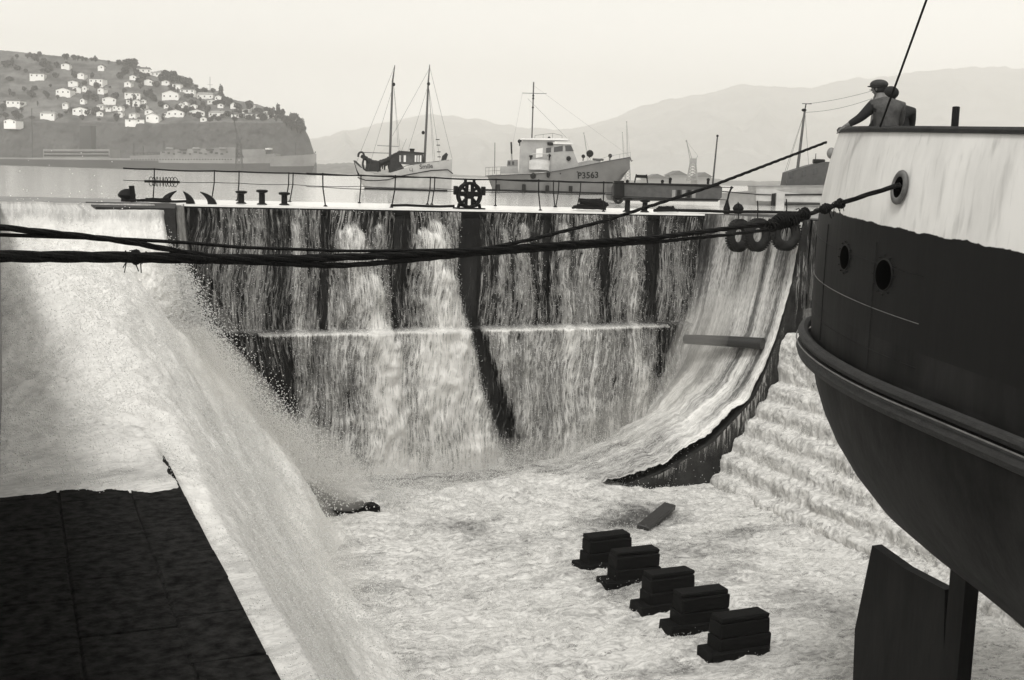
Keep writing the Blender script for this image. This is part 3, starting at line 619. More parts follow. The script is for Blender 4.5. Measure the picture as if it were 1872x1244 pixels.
def ship():
    g = empty('ship', (HC[0], HC[1], -8), 0, 'big black hulled ship with white bulwark, its rounded stern overhanging the dock on the right', 'ship')
    zs = [2.05, 1.6, 1.2, .86, .855, .4, -.1, -.6, -1.1, -1.6, -2.0, -2.4, -2.8, -3.2, -3.6, -4.0, -4.4, -4.8, -5.1]
    rows = []
    for z in zs:
        o = outline(z); f = .35 if z > 1.3 else (.8 if z > .5 else 1.0)
        rows.append([(x, y, z+sheer(y)*f+(.85 if z > -3 else .85*max(0, (z+5.1)/2.1))*0+.0) for x, y in o])
    # keel part: long thin run
    for z in (-5.9, -6.8, -8.0):
        o = outline(-5.1); rows.append([(HC[0]+(x-HC[0])*(1 if y < 0 else .55), y-(0.0 if y < 8 else 1.4*(y-8)/4.5), z) for x, y in o])
    b = MB(); n = len(rows[0]); vs = [v for r in rows for v in r]; fs = []; mi = []
    for i in range(len(rows)-1):
        for k in range(n):
            fs.append((i*n+k, i*n+(k+1) % n, (i+1)*n+(k+1) % n, (i+1)*n+k)); mi.append(1 if i < 7 else 0)
    fs.append(tuple((len(rows)-1)*n+k for k in range(n))); mi.append(0)
    b.add(vs, fs); b.m = mi; hull = attach(b.build('hull', [M['hullblk'], M['hullwht'], M['bottom']], None, True), g)
    for pl in hull.data.polygons:
        if pl.center.z < -1.75: pl.material_index = 2
    # inside of the bulwark and deck
    b = MB(); o = outline(1.6); dk = [(HC[0]+(x-HC[0])*.95, HC[1]+(y-HC[1])*.97, .93) for x, y in o]
    b.add(dk, [tuple(range(len(dk)))]); top = [(x, y, 2.03+sheer(HC[1]+(y-HC[1])/.97)*.35) for x, y, z in dk]; m_ = len(dk)
    b.add(dk+top, [(k, (k+1) % m_, m_+(k+1) % m_, m_+k) for k in range(m_)]); attach(b.build('deck', M['dgrey']), g)
    # cap rail: dark band round the top of the bulwark
    b = MB(); oo = outline(2.05)
    sec = [(-.03, -.05), (.045, -.05), (.055, .0), (.03, .035), (-.14, .035), (-.14, -.03)]
    pts = [Vector((x, y, 2.05+sheer(y)*.35)) for x, y in oo]; m_ = len(pts); vs = []; fs = []
    for k in range(m_):
        t = (pts[(k+1) % m_]-pts[k-1]); t.z = 0; t.normalize(); nrm = Vector((-t.y, t.x, 0))
        for (d, h) in sec: vs.append(pts[k]+nrm*d*1.0+Vector((0, 0, h)))
    q = len(sec)
    for k in range(m_):
        for j in range(q): fs.append((k*q+j, k*q+(j+1) % q, ((k+1) % m_)*q+(j+1) % q, ((k+1) % m_)*q+j))
    b.add(vs, fs); attach(b.build('cap_rail', M['belt'], None, True), g)
    def belt(z0, off):
        c = [hp(R(180*k/60), z0, off) for k in range(61)]
        c = [Vector((HC[0]-3.3-off, y, z0)) for y in (-8, -4, 0, 4, 6, 8, 9, 10, 11)]+c+[Vector((HC[0]+3.3+off, y, z0)) for y in (11, 10, 9, 8, 6, 4, 0, -4, -8)]
        for p in c: p.z = z0+sheer(p.y)
        return c
    # belting: heavy timber rubbing strake, two rounded bands with a groove
    b = MB()
    for (z0, rr) in ((-1.20, .085), (-1.44, .12)):
        pts = belt(z0, .12); b.tube(pts, rr, 8)
    attach(b.build('belting', M['belt'], None, True), g)
    b = MB()
    for (z0, off) in ((-1.30, .225),):
        b.tube(belt(z0, off), .012, 5)
    for (z0, a0, a1) in ((-.22, 0, 180), (-.62, 60, 83)):
        pts = [hp(R(a0+(a1-a0)*k/50), z0, .004) for k in range(51)]
        for p in pts: p.z += sheer(p.y)
        b.tube(pts, .005, 5)
    attach(b.build('plate_edge', M['seam']), g)
    b = MB()
    for z0 in (.42, -.22, -.80):
        for off, dz in ((.006, 0),):
            pts = [hp(R(180*k/60), z0, .0) for k in range(61)]
            for p in pts: p.z += sheer(p.y)-.012
            b.tube(pts, .010, 5)
    attach(b.build('plate_lap', M['hullblk']), g)
    # overlapping black plates and rivet lines
    b = MB()
    for a0 in (12, 33, 52, 68, 95, 120):
        b = MB(); b.tube([hp(R(a0), z_, .002)+Vector((0, 0, sheer(hp(R(a0), z_).y))) for z_ in np.linspace(.7, -1.1, 14)], .009, 4); attach(b.build('plate_seam', M['hullblk']), g)
    # portholes
    def on_hull(tx, z, off=0):
        best = None
        for k in range(0, 900):
            p = hp(R(k*.1), z, off); p.z += sheer(p.y); v = p-Vector((0, 0, EYE)); px = 936+F*v.dot(RV)/v.dot(FW)
            if best is None or abs(px-tx) < best[0]: best = (abs(px-tx), R(k*.1), p)
        return best[1], best[2]
    for tx, z, rr in ((1545, .33, .16), (1616, .28, .19)):
        ph, p = on_hull(tx, z); nrm = Vector((-math.cos(ph)/3.3, math.sin(ph)/5, 0)).normalized()
        T = Matrix.Translation(p) @ nrm.to_track_quat('Y', 'Z').to_matrix().to_4x4() @ Matrix.Diagonal((1, 1, 1.12, 1))
        b = MB(); b.torus(0, rr, .014, M=T, n=24, k=8)
        for k in range(12):
            a = k*math.pi/6; b.ball(T @ Vector((1.28*rr*math.cos(a), .01, 1.28*rr*math.sin(a))), .016, seg=6, rg=4)
        fr = attach(b.build('porthole', M['hullblk'], None, True), g)
        b = MB(); vs = [T @ Vector((rr*math.cos(k*math.pi/12), .012, rr*math.sin(k*math.pi/12))) for k in range(24)]
        b.add(vs, [tuple(range(24))]); dark_disc = b.build('glass', M['hole_dark'], fr)  # flat disc, its black stands for the shade inside the porthole
    # oval mooring pipe in the white bulwark
    ph, p = on_hull(1640, 1.05); p.z = 1.13; nrm = Vector((-math.cos(ph)/3.3, math.sin(ph)/5, .04)).normalized()
    T = Matrix.Translation(p) @ nrm.to_track_quat('Y', 'Z').to_matrix().to_4x4() @ Matrix.Diagonal((.85, 1, 1.25, 1))
    b = MB(); b.torus(0, .15, .04, M=T, n=28, k=10); o = attach(b.build('mooring_pipe', M['pipe'], None, True), g)
    b = MB(); b.add([T @ Vector((.15*math.cos(k*math.pi/12), .02, .15*math.sin(k*math.pi/12))) for k in range(24)], [tuple(range(24))]); b.build('opening', M['hole_dark'], o)  # no real hole: disc painted with the pipe's inner darkness
    # small pale fairlead on the quarter, rudder, stern post, rigging stay
    ph, p = on_hull(1513, 1.72); b = MB(); b.ball(p+Vector((-.02, .02, 0)), .07, seg=14, rg=10, sc=(1, 1, 1.3)); attach(b.build('fairlead', M['mgrey'], None, True), g)
    b = MB(); b.prism([(16.45, -5.3), (15.6, -5.45), (14.6, -5.5), (14.4, -8.0), (16.7, -8.0), (16.75, -7.0)], 0, .22)
    b.v = [(HC[0]-.11+y, x, z) for x, y, z in b.v]; attach(b.build('rudder', M['hullblk']), g)
    b = MB(); b.box((HC[0], 14.3, -6.0), (.3, .35, 4.0)); attach(b.build('stern_post', M['hullblk']), g)
    b = MB(); b.tube([P(1609, 232, 16.3), P(1646, 132, 15.6), P(1730, -100, 14.2)], .016, 6); attach(b.build('stay', M['black']), g)
    b = MB(); b.box((HC[0], 3.5, 2.0), (4.2, 9, 2.2)); b.box((HC[0], 3.5, 3.14), (4.5, 9.3, .08)); attach(b.build('deckhouse', M['white']), g)
    b = MB(); b.tube([P(1745, 236, 16.3), P(1748, 196, 16.3)], .05, 8); attach(b.build('stanchion', M['black']), g)
    return g
ship()
# ---------------------------------------------------------------- people
def skinned(name, nodes, edges, mat, parent=None, lv=2):
    """nodes: (position, radius); one continuous skin surface"""
    me = bpy.data.meshes.new(name); me.from_pydata([tuple(p) for p, r in nodes], edges, [])
    o = bpy.data.objects.new(name, me); COL.objects.link(o)
    o.modifiers.new('skin', 'SKIN').use_smooth_shade = True
    sv = me.skin_vertices[0].data if me.skin_vertices else None
    if sv is None:
        bm = bmesh.new(); bm.from_mesh(me); bm.verts.layers.skin.verify(); bm.to_mesh(me); bm.free(); sv = me.skin_vertices[0].data
    for i, (p, r) in enumerate(nodes):
        sv[i].radius = (r, r) if isinstance(r, float) else r
    sv[0].use_root = True
    ss_ = o.modifiers.new('sub', 'SUBSURF'); ss_.levels = lv; ss_.render_levels = lv
    dg = bpy.context.evaluated_depsgraph_get(); ev = o.evaluated_get(dg); m2 = bpy.data.meshes.new_from_object(ev)
    bpy.data.objects.remove(o); m2.materials.clear(); r_ = link(name, m2, mat, None, True)
    if parent: attach(r_, parent)
    return r_
def person(px, D, top, label, lean=0, arm=None, hood=False, mats=('coat', 'capm')):
    """standing on the ship's deck behind the rail, back to the viewer"""
    base = P(px, 235, D); base.z = .93
    g = empty('person', base, 0, label, 'person')
    Rt = R0.copy(); Fd = Vector((-.25, .97, 0)).normalized()
    def w(r, f, z): return base+Rt*r+Fd*f+Vector((0, 0, z-.93))
    k = top
    head = w(-.085+lean, .10, k-.135)
    nodes = [(w(0, -.02, k-.86), .155), (w(-.01, .0, k-.68), .155), (w(-.02, .02, k-.50), .175), (w(-.045, .04, k-.36), .12), (w(-.07+lean, .07, k-.25), .055), (head, .08)]
    edges = [(0, 1), (1, 2), (2, 3), (3, 4), (4, 5)]
    def add(par, pts):
        for p, r in pts:
            nodes.append((p, r)); edges.append((par, len(nodes)-1)); par = len(nodes)-1
        return par
    lsh = w(-.20, .03, k-.375); rsh = w(.19, .03, k-.385)
    if arm: le, lh = arm
    else: le, lh = w(-.30, .12, k-.62), w(-.16, .34, k-.72)
    i = add(3, [(lsh, .075), (lsh.lerp(le, .5), .062), (le, .052), (le.lerp(lh, .55), .045), (lh, .034)])
    hd = (lh-le).normalized(); sd_ = hd.cross(Vector((0, 0, 1))).normalized()
    palm = lh+hd*.055; nodes.append((palm, (.036, .02))); edges.append((i, len(nodes)-1)); ip = len(nodes)-1
    for q, ln in ((-.03, .055), (-.01, .07), (.01, .066), (.03, .05)):
        a = palm+hd*.035+sd_*q; add(ip, [(a, .0105), (a+hd*ln*.55+Vector((0, 0, -.012)), .0095), (a+hd*ln+Vector((0, 0, -.04)), .008)])
    add(ip, [(lh+hd*.03-sd_*.045, .011), (lh+hd*.07-sd_*.062+Vector((0, 0, -.015)), .009)])
    re, rh = w(.30, .14, k-.63), w(.20, .36, k-.70)
    i = add(3, [(rsh, .075), (rsh.lerp(re, .5), .062), (re, .05), (rh, .034)])
    hd = (rh-re).normalized(); palm = rh+hd*.05; nodes.append((palm, (.034, .02))); edges.append((i, len(nodes)-1)); ip = len(nodes)-1; sd_ = hd.cross(Vector((0, 0, 1))).normalized()
    for q in (-.03, -.01, .01, .03): a = palm+hd*.03+sd_*q; add(ip, [(a, .0105), (a+hd*.05+Vector((0, 0, -.02)), .008)])
    for sgn in (-1, 1):
        add(0, [(w(sgn*.10, 0, k-.93), .11), (w(sgn*.11, .02, k-1.28), .075), (w(sgn*.11, -.01, k-1.62), .05), (w(sgn*.11, .10, k-1.68), .035)])
    body = skinned('body', nodes, edges, M['skin'], g)
    # jacket over torso and arms
    jn = [(w(0, -.02, k-.90), .185), (w(-.01, .0, k-.72), .18), (w(-.02, .02, k-.52), .195), (w(-.045, .035, k-.36), .14), (w(-.065+lean, .06, k-.27), .075)]
    je = [(0, 1), (1, 2), (2, 3), (3, 4)]
    for s_, e_, h_ in ((lsh, le, lh), (rsh, re, rh)):
        par = 3
        for p, r in ((s_, .105), (s_.lerp(e_, .5), .085), (e_, .07), (e_.lerp(h_, .55), .058), (h_-(h_-e_)*.08, .046)):
            jn.append((p, r)); je.append((par, len(jn)-1)); par = len(jn)-1
    jk = skinned('jacket', jn, je, M[mats[0]], g); jk.data.materials.append(M['coatd'])
    off = jk.matrix_parent_inverse @ Vector((0, 0, 0))
    for pl in jk.data.polygons:
        c = pl.center
        for a, e in ((lsh, le), (le, lh)):
            ab = e-a; t_ = max(0, min(1, (c-a).dot(ab)/ab.length_squared))
            if (c-a-ab*t_).length < .13 and (c-lsh).dot((le-lsh).normalized()) > .03: pl.material_index = 1
    tn = [(w(0, 0, k-.88), .165)]; te = []
    for sgn in (-1, 1):
        par = 0
        for p, r in ((w(sgn*.10, 0, k-.97), .12), (w(sgn*.11, .02, k-1.28), .09), (w(sgn*.11, -.01, k-1.60), .07)):
            tn.append((p, r)); te.append((par, len(tn)-1)); par = len(tn)-1
    skinned('trousers', tn, te, M['trouser'], g)
    # head: skull with nose, ears, hair at the back, cap on top
    look = Vector((-.45, .89, 0)).normalized(); sx = look.cross(Vector((0, 0, 1)))
    b = MB(); b.ball((0, 0, 0), .088, seg=20, rg=14, sc=(.86, 1.02, 1.18)); b.ball((0, .092, -.01), .018, seg=8, rg=6, sc=(.8, 1.2, 1.3))
    for q in (-1, 1): b.ball((q*.077, -.005, -.005), .02, seg=8, rg=6, sc=(.45, .9, 1.4)); b.ball((q*.03, .08, .015), .011, seg=8, rg=6, mi=1)
    b.ball((0, .083, -.048), .02, seg=8, rg=6, sc=(1.2, .4, .35), mi=1)
    T = Matrix.Translation(head) @ look.to_track_quat('Y', 'Z').to_matrix().to_4x4()
    b.v = [tuple(T @ Vector(v)) for v in b.v]; attach(b.build('head', [M['skin'], M['hair']], None, True), g)
    b = MB(); b.ball((0, -.012, .012), .094, seg=20, rg=14, sc=(.9, 1.0, 1.14)); b.v = [v for v in b.v]
    b.v = [tuple(T @ Vector((v[0], min(v[1], .045), max(v[2], -.065)))) for v in b.v]; attach(b.build('hair', M['hair'], None, True), g)
    b = MB()
    if hood: b.ball((0, -.005, .035), .12, seg=20, rg=14, sc=(1.05, 1.05, .85))
    else:
        b.ball((0, -.005, .062), .118, seg=22, rg=12, sc=(1, 1.12, .62)); b.torus((0, 0, .028), .092, .018, 'Z', 24, 8); b.ball((0, .11, .035), .07, seg=14, rg=8, sc=(1.1, .8, .16))
    b.v = [tuple(T @ Vector(v)) for v in b.v]; attach(b.build('cap', M[mats[1]], None, True), g)
    return g
person(1622, 17.2, 2.68, 'man in cloth cap and grey jacket leaning on the rail, left arm stretched out', arm=(P(1573, 216, 17.2), P(1548, 230, 17.25)))
person(1643, 17.8, 2.64, 'second man in a dark round hat, mostly hidden behind the man in the cap', hood=True, mats=('coatd', 'coatd'))
# ================================================================== KEEL BLOCKS, TIMBERS
def keel_block(i, x, y, rz, label):
    g = empty('keel_block', (x, y, -9.15), rz, label, 'keel block', 'keel blocks in a row on the dock floor')
    r_ = random.Random(i)
    def bx(name, c, d, bev=.03, n=1):
        b = MB()
        for k in range(n):
            h = d[2]/n; b.box((c[0]+r_.uniform(-.015, .015), c[1]+r_.uniform(-.01, .01), c[2]-d[2]/2+h*(k+.5)), (d[0]*(1-.0*k)+r_.uniform(-.03, .03), d[1], h-.012), bev=bev)
        for v in range(len(b.v)):
            x_, y_, z_ = b.v[v]; b.v[v] = (x_+r_.uniform(-.012, .012), y_+r_.uniform(-.01, .01), z_+r_.uniform(-.008, .008))
        o = b.build(name, M['timber']); o.parent = g
    bx('base', (-.14, 0, .36), (1.50, .60, .26)); bx('lower_timber', (0, 0, .56), (1.30, .50, .40), n=1)
    bx('upper_timber', (.0, 0, .92), (1.25, .47, .34), n=1); bx('cap', (0, 0, 1.14), (1.19, .42, .11), .02)
KL = ['farthest keel block in the row, standing alone above the foam', 'second farthest keel block, with a long foot timber', 'middle keel block with a rounded worn top', 'fourth keel block counting from the gate', 'nearest fully seen keel block at the bottom of the picture']
for i, (x, y) in enumerate(KB): keel_block(i, x, y, [.02, -.02, .03, -.01, .02][i], KL[i])
b = MB(); b.box((0, 0, 0), (2.1, .38, .16), bev=.02); o = b.build('plank', M['plank']); o.location = (17.35, 29.5, -8.72); o.rotation_euler = (R(6), R(-5), R(38))
tag(o, 'loose dark plank stranded in the foam behind the keel blocks', 'plank')
b = MB(); b.tube([(22.0, 36.0, -4.42), (22.7, 34.5, -4.30), (23.35, 33.2, -4.22)], [.17, .19, .20], 14); tag(b.build('fender_log', M['plank'], None, True), 'horizontal timber fender jutting through the water on the curved right side', 'fender log')
b = MB()
for k in range(6): b.box((7.75+.33*k, 32.35-.02*k, -8.60-.03*(k % 2)), (.40, .50, .42), rz=.15*(k % 3-1), bev=.07)
tag(b.build('stone_block', M['timber']), 'dark wet stone showing through a gap in the foam at lower left', 'stone block')
# ================================================================== ROPES
def resamp(pts, n):
    p = np.array(pts, float); d = np.r_[0, np.cumsum(np.linalg.norm(np.diff(p, axis=0), axis=1))]; t = np.linspace(0, d[-1], n)
    q = np.stack([np.interp(t, d, p[:, i]) for i in range(3)], 1)
    for _ in range(n//16): q[1:-1] = .25*q[:-2]+.5*q[1:-1]+.25*q[2:]
    return q
def rope(pts, r, label, n=160, lay=True, fray=0):
    q = resamp(pts, n); b = MB()
    if lay:                                   # three strands twisted together
        for s_ in range(3):
            L = []; d = 0
            for i in range(n):
                if i: d += np.linalg.norm(q[i]-q[i-1])
                a = d/(r*5.5)+s_*2.094; t = q[min(i+1, n-1)]-q[max(i-1, 0)]; t = Vector(t).normalized(); u = t.cross(Vector((0, 0, 1))).normalized(); v = t.cross(u)
                L.append(Vector(q[i])+u*(math.cos(a)*r*.42)+v*(math.sin(a)*r*.42))
            b.tube(L, r*.62, 6)
    else: b.tube([Vector(x) for x in q], r, 8)
    return tag(b.build('mooring_rope', M['rope'], None, True), label, 'mooring rope', 'mooring ropes between ship and quay')
ROPE_S = (15.42, 17.92)
A = [(10.95,15.12,.57),(7.38,12.88,.41),(5.66,11.8,.39),(4.13,10.84,.37),(3.03,10.15,.38),(2.23,9.65,.39),(1.44,9.15,.43),(.72,8.71,.47),(.11,8.32,.50),(-1.3,7.4,.58)]
P_in = P(1646, 338, 15.35)
rope([P_in, P(1580, 358, 15.7), P(1520, 378, 16.1), (10.95,15.12,.57), (7.38,12.88,.415), (5.66,11.8,.395), (4.13,10.84,.375), (3.03,10.15,.375), (2.23,9.65,.385), (1.44,9.15,.425), (.72,8.71,.47), (.11,8.32,.50), (-1.3,7.4,.58)], .034, 'thick hawser from the oval pipe in the white bulwark across to the left quay', 420)
rope([P(1475, 392, 16.0), P(1440, 416, 15.7), (9.0,13.9,.40), (7.38,12.88,.36), (5.66,11.8,.35), (4.13,10.84,.34), (3.03,10.15,.31), (2.6,9.88,.31), (1.44,9.15,.40), (.72,8.71,.445), (-1.3,7.4,.55)], .024, 'second heavy strand running just under the thick hawser', 360)
rope([(12.14,15.86,1.82),(8.49,13.57,1.04),(6.24,12.16,.63),(4.93,11.34,.45),(4.13,10.84,.37),(3.42,10.4,.33),(2.56,9.86,.30),(1.91,9.45,.36),(1.19,9.0,.47),(.71,8.7,.58),(-1.3,7.35,.86)], .022, 'rope rising from the middle of the picture to the pale fairlead on the stern', 340)
rope([(5.28,11.56,.385),(4.13,10.84,.39),(2.67,9.93,.43),(1.62,9.27,.50),(1.19,9.0,.55),(.72,8.71,.59),(-1.3,7.4,.72)], .013, 'thin line above the thick hawser on the left', 200, lay=False)
def splice(c0, c1, r, label, seed, n=26):
    b = MB(); rr = random.Random(seed); c0 = Vector(c0); c1 = Vector(c1); t = (c1-c0).normalized(); u = t.cross(Vector((0, 0, 1))).normalized(); v = t.cross(u)
    pts = []; N_ = 220
    for i in range(N_):
        f = i/(N_-1); a = f*n*2*math.pi; k = r*(.7+.4*math.sin(f*9+seed)+rr.uniform(-.08, .08)); pts.append(c0.lerp(c1, f)+u*math.cos(a)*k+v*math.sin(a)*k)
    b.tube(pts, r*.32, 5)
    for k in range(14):
        f = rr.random(); p = c0.lerp(c1, f); d = (u*rr.uniform(-1, 1)+v*rr.uniform(-1, 1)+t*rr.uniform(-1, 1)).normalized(); b.tube([p, p+d*r*1.4, p+d*r*2.2+Vector((0, 0, -r*.8))], r*.10, 4)
    return tag(b.build('rope_lashing', M['rope'], None, True), label, 'rope lashing')
splice(P(1540, 371, 15.95), P(1500, 385, 16.15), .055, 'knotted lashing on the hawser close to the white bulwark', 1, 12)
splice(P(1474, 390, 15.9), P(1404, 409, 15.5), .07, 'thick frayed lashing where the hawser strands join, above the tyres', 2, 18)
splice(P(1466, 400, 15.9), P(1408, 416, 15.5), .06, 'lower frayed lashing around the second strand above the tyres', 5, 12)
splice(P(232, 470, 9.0), P(262, 471, 9.1), .045, 'lashing wound on the thick hawser at the left edge', 3, 8)
g = empty('bollard', (-1.5, 7.2, 0), 0, 'squat iron bollard on the left quay holding the ropes', 'bollard')
b = MB(); b.lathe([(.32, -.02), (.30, .08), (.17, .14), (.15, .62), (.24, .70), (.25, .80), (.12, .86)], n=20); o = b.build('post', M['black'], g, True)
# ================================================================== GEAR ON THE GATE DECK
def atY(px, Y):                 # x on the deck plane row Y seen near photo column px
    d = FW+RV*((px-936)/F)+UV*((622-hor(px))/F); return d.x/d.y*Y
def railing(Y, pxs, x0, x1, label, leans, zt=1.04):
    g = empty('railing', ((x0+x1)/2, Y, 0), 0, label, 'railing'); cx = (x0+x1)/2
    for px, ln in zip(pxs, leans):
        x = atY(px, Y)-cx; b = MB(); b.tube([(x-ln, 0, 0), (x-ln*.1, 0, .6), (x, 0, zt)], .022, 6); b.ball((x, 0, zt), .035, seg=8, rg=6); b.lathe([(.07, 0), (.06, .03), (.03, .05)], (x-ln, 0, 0), 8); b.build('post', M['black'], g)
    rr = random.Random(int(Y*10))
    def sag(z, r, n, nm):
        xs = sorted([x0-cx]+[atY(p, Y)-cx for p in pxs]+[x1-cx]); b = MB(); pts = []
        for a, c in zip(xs[:-1], xs[1:]):
            dp = min(.035, .012*(c-a))*rr.uniform(.5, 1.4)
            for k in range(8): t = k/8; pts.append((a+(c-a)*t, 0, z-4*dp*t*(1-t)))
        pts.append((xs[-1], 0, z)); b.tube(pts, r, 6); b.build(nm, M['black'], g)
    sag(zt, .03 if Y > 40 else .022, 8, 'top_rail'); sag(.62, .012, 8, 'wire')
    return g
railing(37.55, [590, 723, 985, 1104], atY(560, 37.55), atY(1120, 37.55), 'front railing with thin leaning posts along the outer edge of the gate', [-.1, .12, -.1, -.03])
railing(42.4, [282, 392, 437, 528, 536, 660, 787, 795, 907, 1012, 1022, 1062], atY(225, 42.4), atY(1120, 42.4), 'back railing with a thick dark top rail on the harbour side of the gate', [.05, .1, .06, .1, .12, .05, .1, .1, 0, -.1, .1, .12], 1.02)
def valve():
    x = atY(860, 37.75); g = empty('valve_gear', (x, 37.75, 0), 0, 'black iron valve wheel and frame standing at the middle of the gate', 'valve gear')
    b = MB(); b.torus((0, 0, .47), .40, .055, n=36, k=8); b.torus((0, .16, .47), .40, .05, n=36, k=8)
    for a in (45, 135, 225, 315):
        c, s_ = math.cos(R(a)), math.sin(R(a)); b.tube([(0, .05, .47), (c*.4, .05, .47+s_*.4)], .05, 6)
    b.tube([(-.4, .05, .50), (.4, .05, .50)], .075, 8); b.tube([(0, -.1, .47), (0, .3, .47)], .13, 14); b.build('wheel', M['black'], g, True)
    b = MB()
    for sx in (-1, 1):
        b.tube([(sx*.13, .05, .0), (sx*.10, .05, .45), (sx*.10, .05, .86)], [.07, .055, .07], 8)
        b.tube([(sx*.40, .05, .0), (sx*.38, .05, .14), (sx*.22, .05, .12)], .06, 8)
        for k in range(8): a0 = math.pi*k/8; a1 = math.pi*(k+1)/8; b.tube([(sx*.26+.11*math.cos(a0), .05, .02+.13*math.sin(a0)), (sx*.26+.11*math.cos(a1), .05, .02+.13*math.sin(a1))], .03, 6)
    b.box((0, .05, .02), (1.0, .5, .05)); b.build('frame', M['black'], g)
    for sx in (-1, 1):
        b = MB(); b.lathe([(.09, 0), (.08, .07), (.05, .10), (.055, .16), (.02, .19)], (sx*.155, .05, .82), 12); b.build('spindle_cap', M['black'], g, True)
        b = MB(); b.box((sx*.50, .05, .62), (.13, .16, .30), bev=.02); b.build('lug', M['black'], g)
valve()
def post_bollard(px, Y, h, label):
    g = empty('bollard', (atY(px, Y), Y, 0), 0, label, 'bollard', 'short iron bollards on the gate deck')
    b = MB(); b.lathe([(.17, 0), (.16, .03), (.10, .06), (.095, h-.08)], n=16); b.build('post', M['black'], g, True)
    b = MB(); b.lathe([(.09, h-.09), (.18, h-.06), (.19, h), (.12, h+.02)], n=16); b.build('cap', M['black'], g, True)
post_bollard(441, 38.9, .40, 'leftmost of the three short flanged bollards on the left part of the gate')
post_bollard(479, 38.2, .46, 'middle and tallest of the three short flanged bollards')
post_bollard(520, 38.2, .40, 'rightmost of the three short flanged bollards on the left part of the gate')
post_bollard(1149, 38.0, .50, 'stout bollard in front of the dark barge, left one of a pair')
post_bollard(1181, 38.0, .44, 'slimmer bollard in front of the dark barge, right one of a pair')
def horn(px, Y, s, label):
    g = empty('fairlead_horn', (atY(px, Y), Y, 0), 0, label, 'fairlead horn', 'curved iron horns on the gate')
    b = MB(); pts = []; rs = []
    for k in range(10): t = k/9; a = t*math.pi*.62; pts.append((s*(-.34+.42*math.sin(a)*1.0-.0), 0, .02+.40*(1-math.cos(a))*.75)); rs.append(.13*(1-t)**.7+.02)
    pts = [(s*(.10*(1-k/9)-.34*(k/9)**2.2), 0, -.05+.42*(k/9)**.8) for k in range(10)]; rs = [.15*(1-.9*(k/9)**1.2) for k in range(10)]
    b.tube(pts, rs, 8); b.build('horn', M['black'], g, True)
horn(306, 38.4, -.8, 'leftmost curved iron horn, its tip pointing right'); horn(345, 37.7, .5, 'middle curved iron horn beside the left end of the gate'); horn(383, 37.7, .85, 'rightmost curved iron horn, its tip pointing left')
for px, Y, r, nm in ((231, 38.6, .26, 'dark mushroom shaped bollard at the far left of the quay'), (1352, 38.2, .2, 'low rounded bollard head at the right end of the gate')):
    b = MB(); b.lathe([(r*.7, 0), (r*.65, .1), (r, .16), (r*1.05, .22), (r*.7, .34), (r*.2, .40)], n=20); o = b.build('mushroom_bollard', M['black'], None, True); o.location = (atY(px, Y), Y, 0); tag(o, nm, 'bollard')
b = MB(); b.tube([(0, 0, 0), (-.05, 0, .5)], .085, 10); o = b.build('stub_post', M['black'], None, True); o.location = (atY(243, 38.4), 38.4, 0); tag(o, 'short thick dark post below the left end of the railing', 'post')
def coil(x, y, r, n, label, seed, h=.05):
    rr = random.Random(seed); b = MB(); pts = []
    for k in range(n*20):
        a = k/20*2*math.pi; q = r*(1+.18*math.sin(k*.37+seed)+rr.uniform(-.03, .03))*(1-.4*k/(n*20)); pts.append((q*math.cos(a)*1.6, q*math.sin(a)*.7, .05+h*k/20+.02*rr.random()))
    b.tube(pts, .045, 6); o = b.build('rope_coil', M['rope'], None, True); o.location = (x, y, 0); tag(o, label, 'rope coil')
coil(atY(1084, 39.0), 39.0, .42, 7, 'heap of dark rope coiled on the gate left of the dark barge', 4); coil(atY(1222, 38.2), 38.2, .28, 3, 'small tangle of rope on the gate in front of the dark barge', 9)
coil(atY(285, 37.9), 37.9, .3, 2, 'flat dark tangle of rope near the iron horns', 12, .03)
def hose(pxs, Y, r, label, z=.05):
    rr = random.Random(len(pxs)+int(Y*7)); pts = [(atY(p, Y+rr.uniform(-.1, .1)), Y+rr.uniform(-.15, .15), z+rr.uniform(0, .04)) for p in pxs]
    b = MB(); b.tube([Vector(q) for q in resamp(pts, 90)], r, 6); tag(b.build('hose', M['rope'], None, True), label, 'hose')
hose([235, 262, 290, 320, 350], 37.6, .045, 'dark hose lying along the left end of the deck'); hose([715, 745, 780, 805, 832], 37.6, .05, 'dark bar lying on the deck left of the valve wheel', .06)
hose([1195, 1230, 1262, 1300, 1330, 1380, 1440, 1475], 37.5, .06, 'long dark pipe along the right end of the gate', .08); hose([1250, 1290, 1330, 1400, 1470], 38.4, .04, 'thin pipe behind the long dark pipe on the right')
b = MB()
for k in range(9): b.torus((0, 0, 0), .16, .012, 'Y', 14, 5, M=Matrix.Translation((.1*k-.4, 0, 0)) @ Matrix.Rotation(R(60+7*k), 4, 'Z'))
b.tube([(-.62, 0, 0), (.55, 0, .0)], .05, 6); o = b.build('rope_hank', M['rope'], None, True); o.location = (atY(298, 42.3), 42.3, .60); tag(o, 'hank of rope hung on the lower wire of the back railing', 'rope hank')
g = empty('davit_post', (atY(1331, 37.8), 37.8, 0), 0, 'bent iron post with a rounded foot at the right end of the gate railing', 'post')
b = MB(); b.tube([(0, 0, .05), (.0, 0, .45), (.06, 0, .75), (.16, 0, .98)], .035, 8); b.ball((.16, 0, .98), .055, seg=8, rg=6); b.build('post', M['black'], g, True)
b = MB(); b.lathe([(.10, -.05), (.12, .10), (.13, .2), (.06, .42), (.05, .5)], n=12); b.build('foot', M['black'], g, True)
b = MB(); b.tube([(atY(1120, 38), 38, 1.02), (atY(1335, 37.8)+.15, 37.8, .98)], .014, 5); b.tube([(atY(1120, 38), 38, .55), (atY(1333, 37.8), 37.8, .52)], .012, 5)
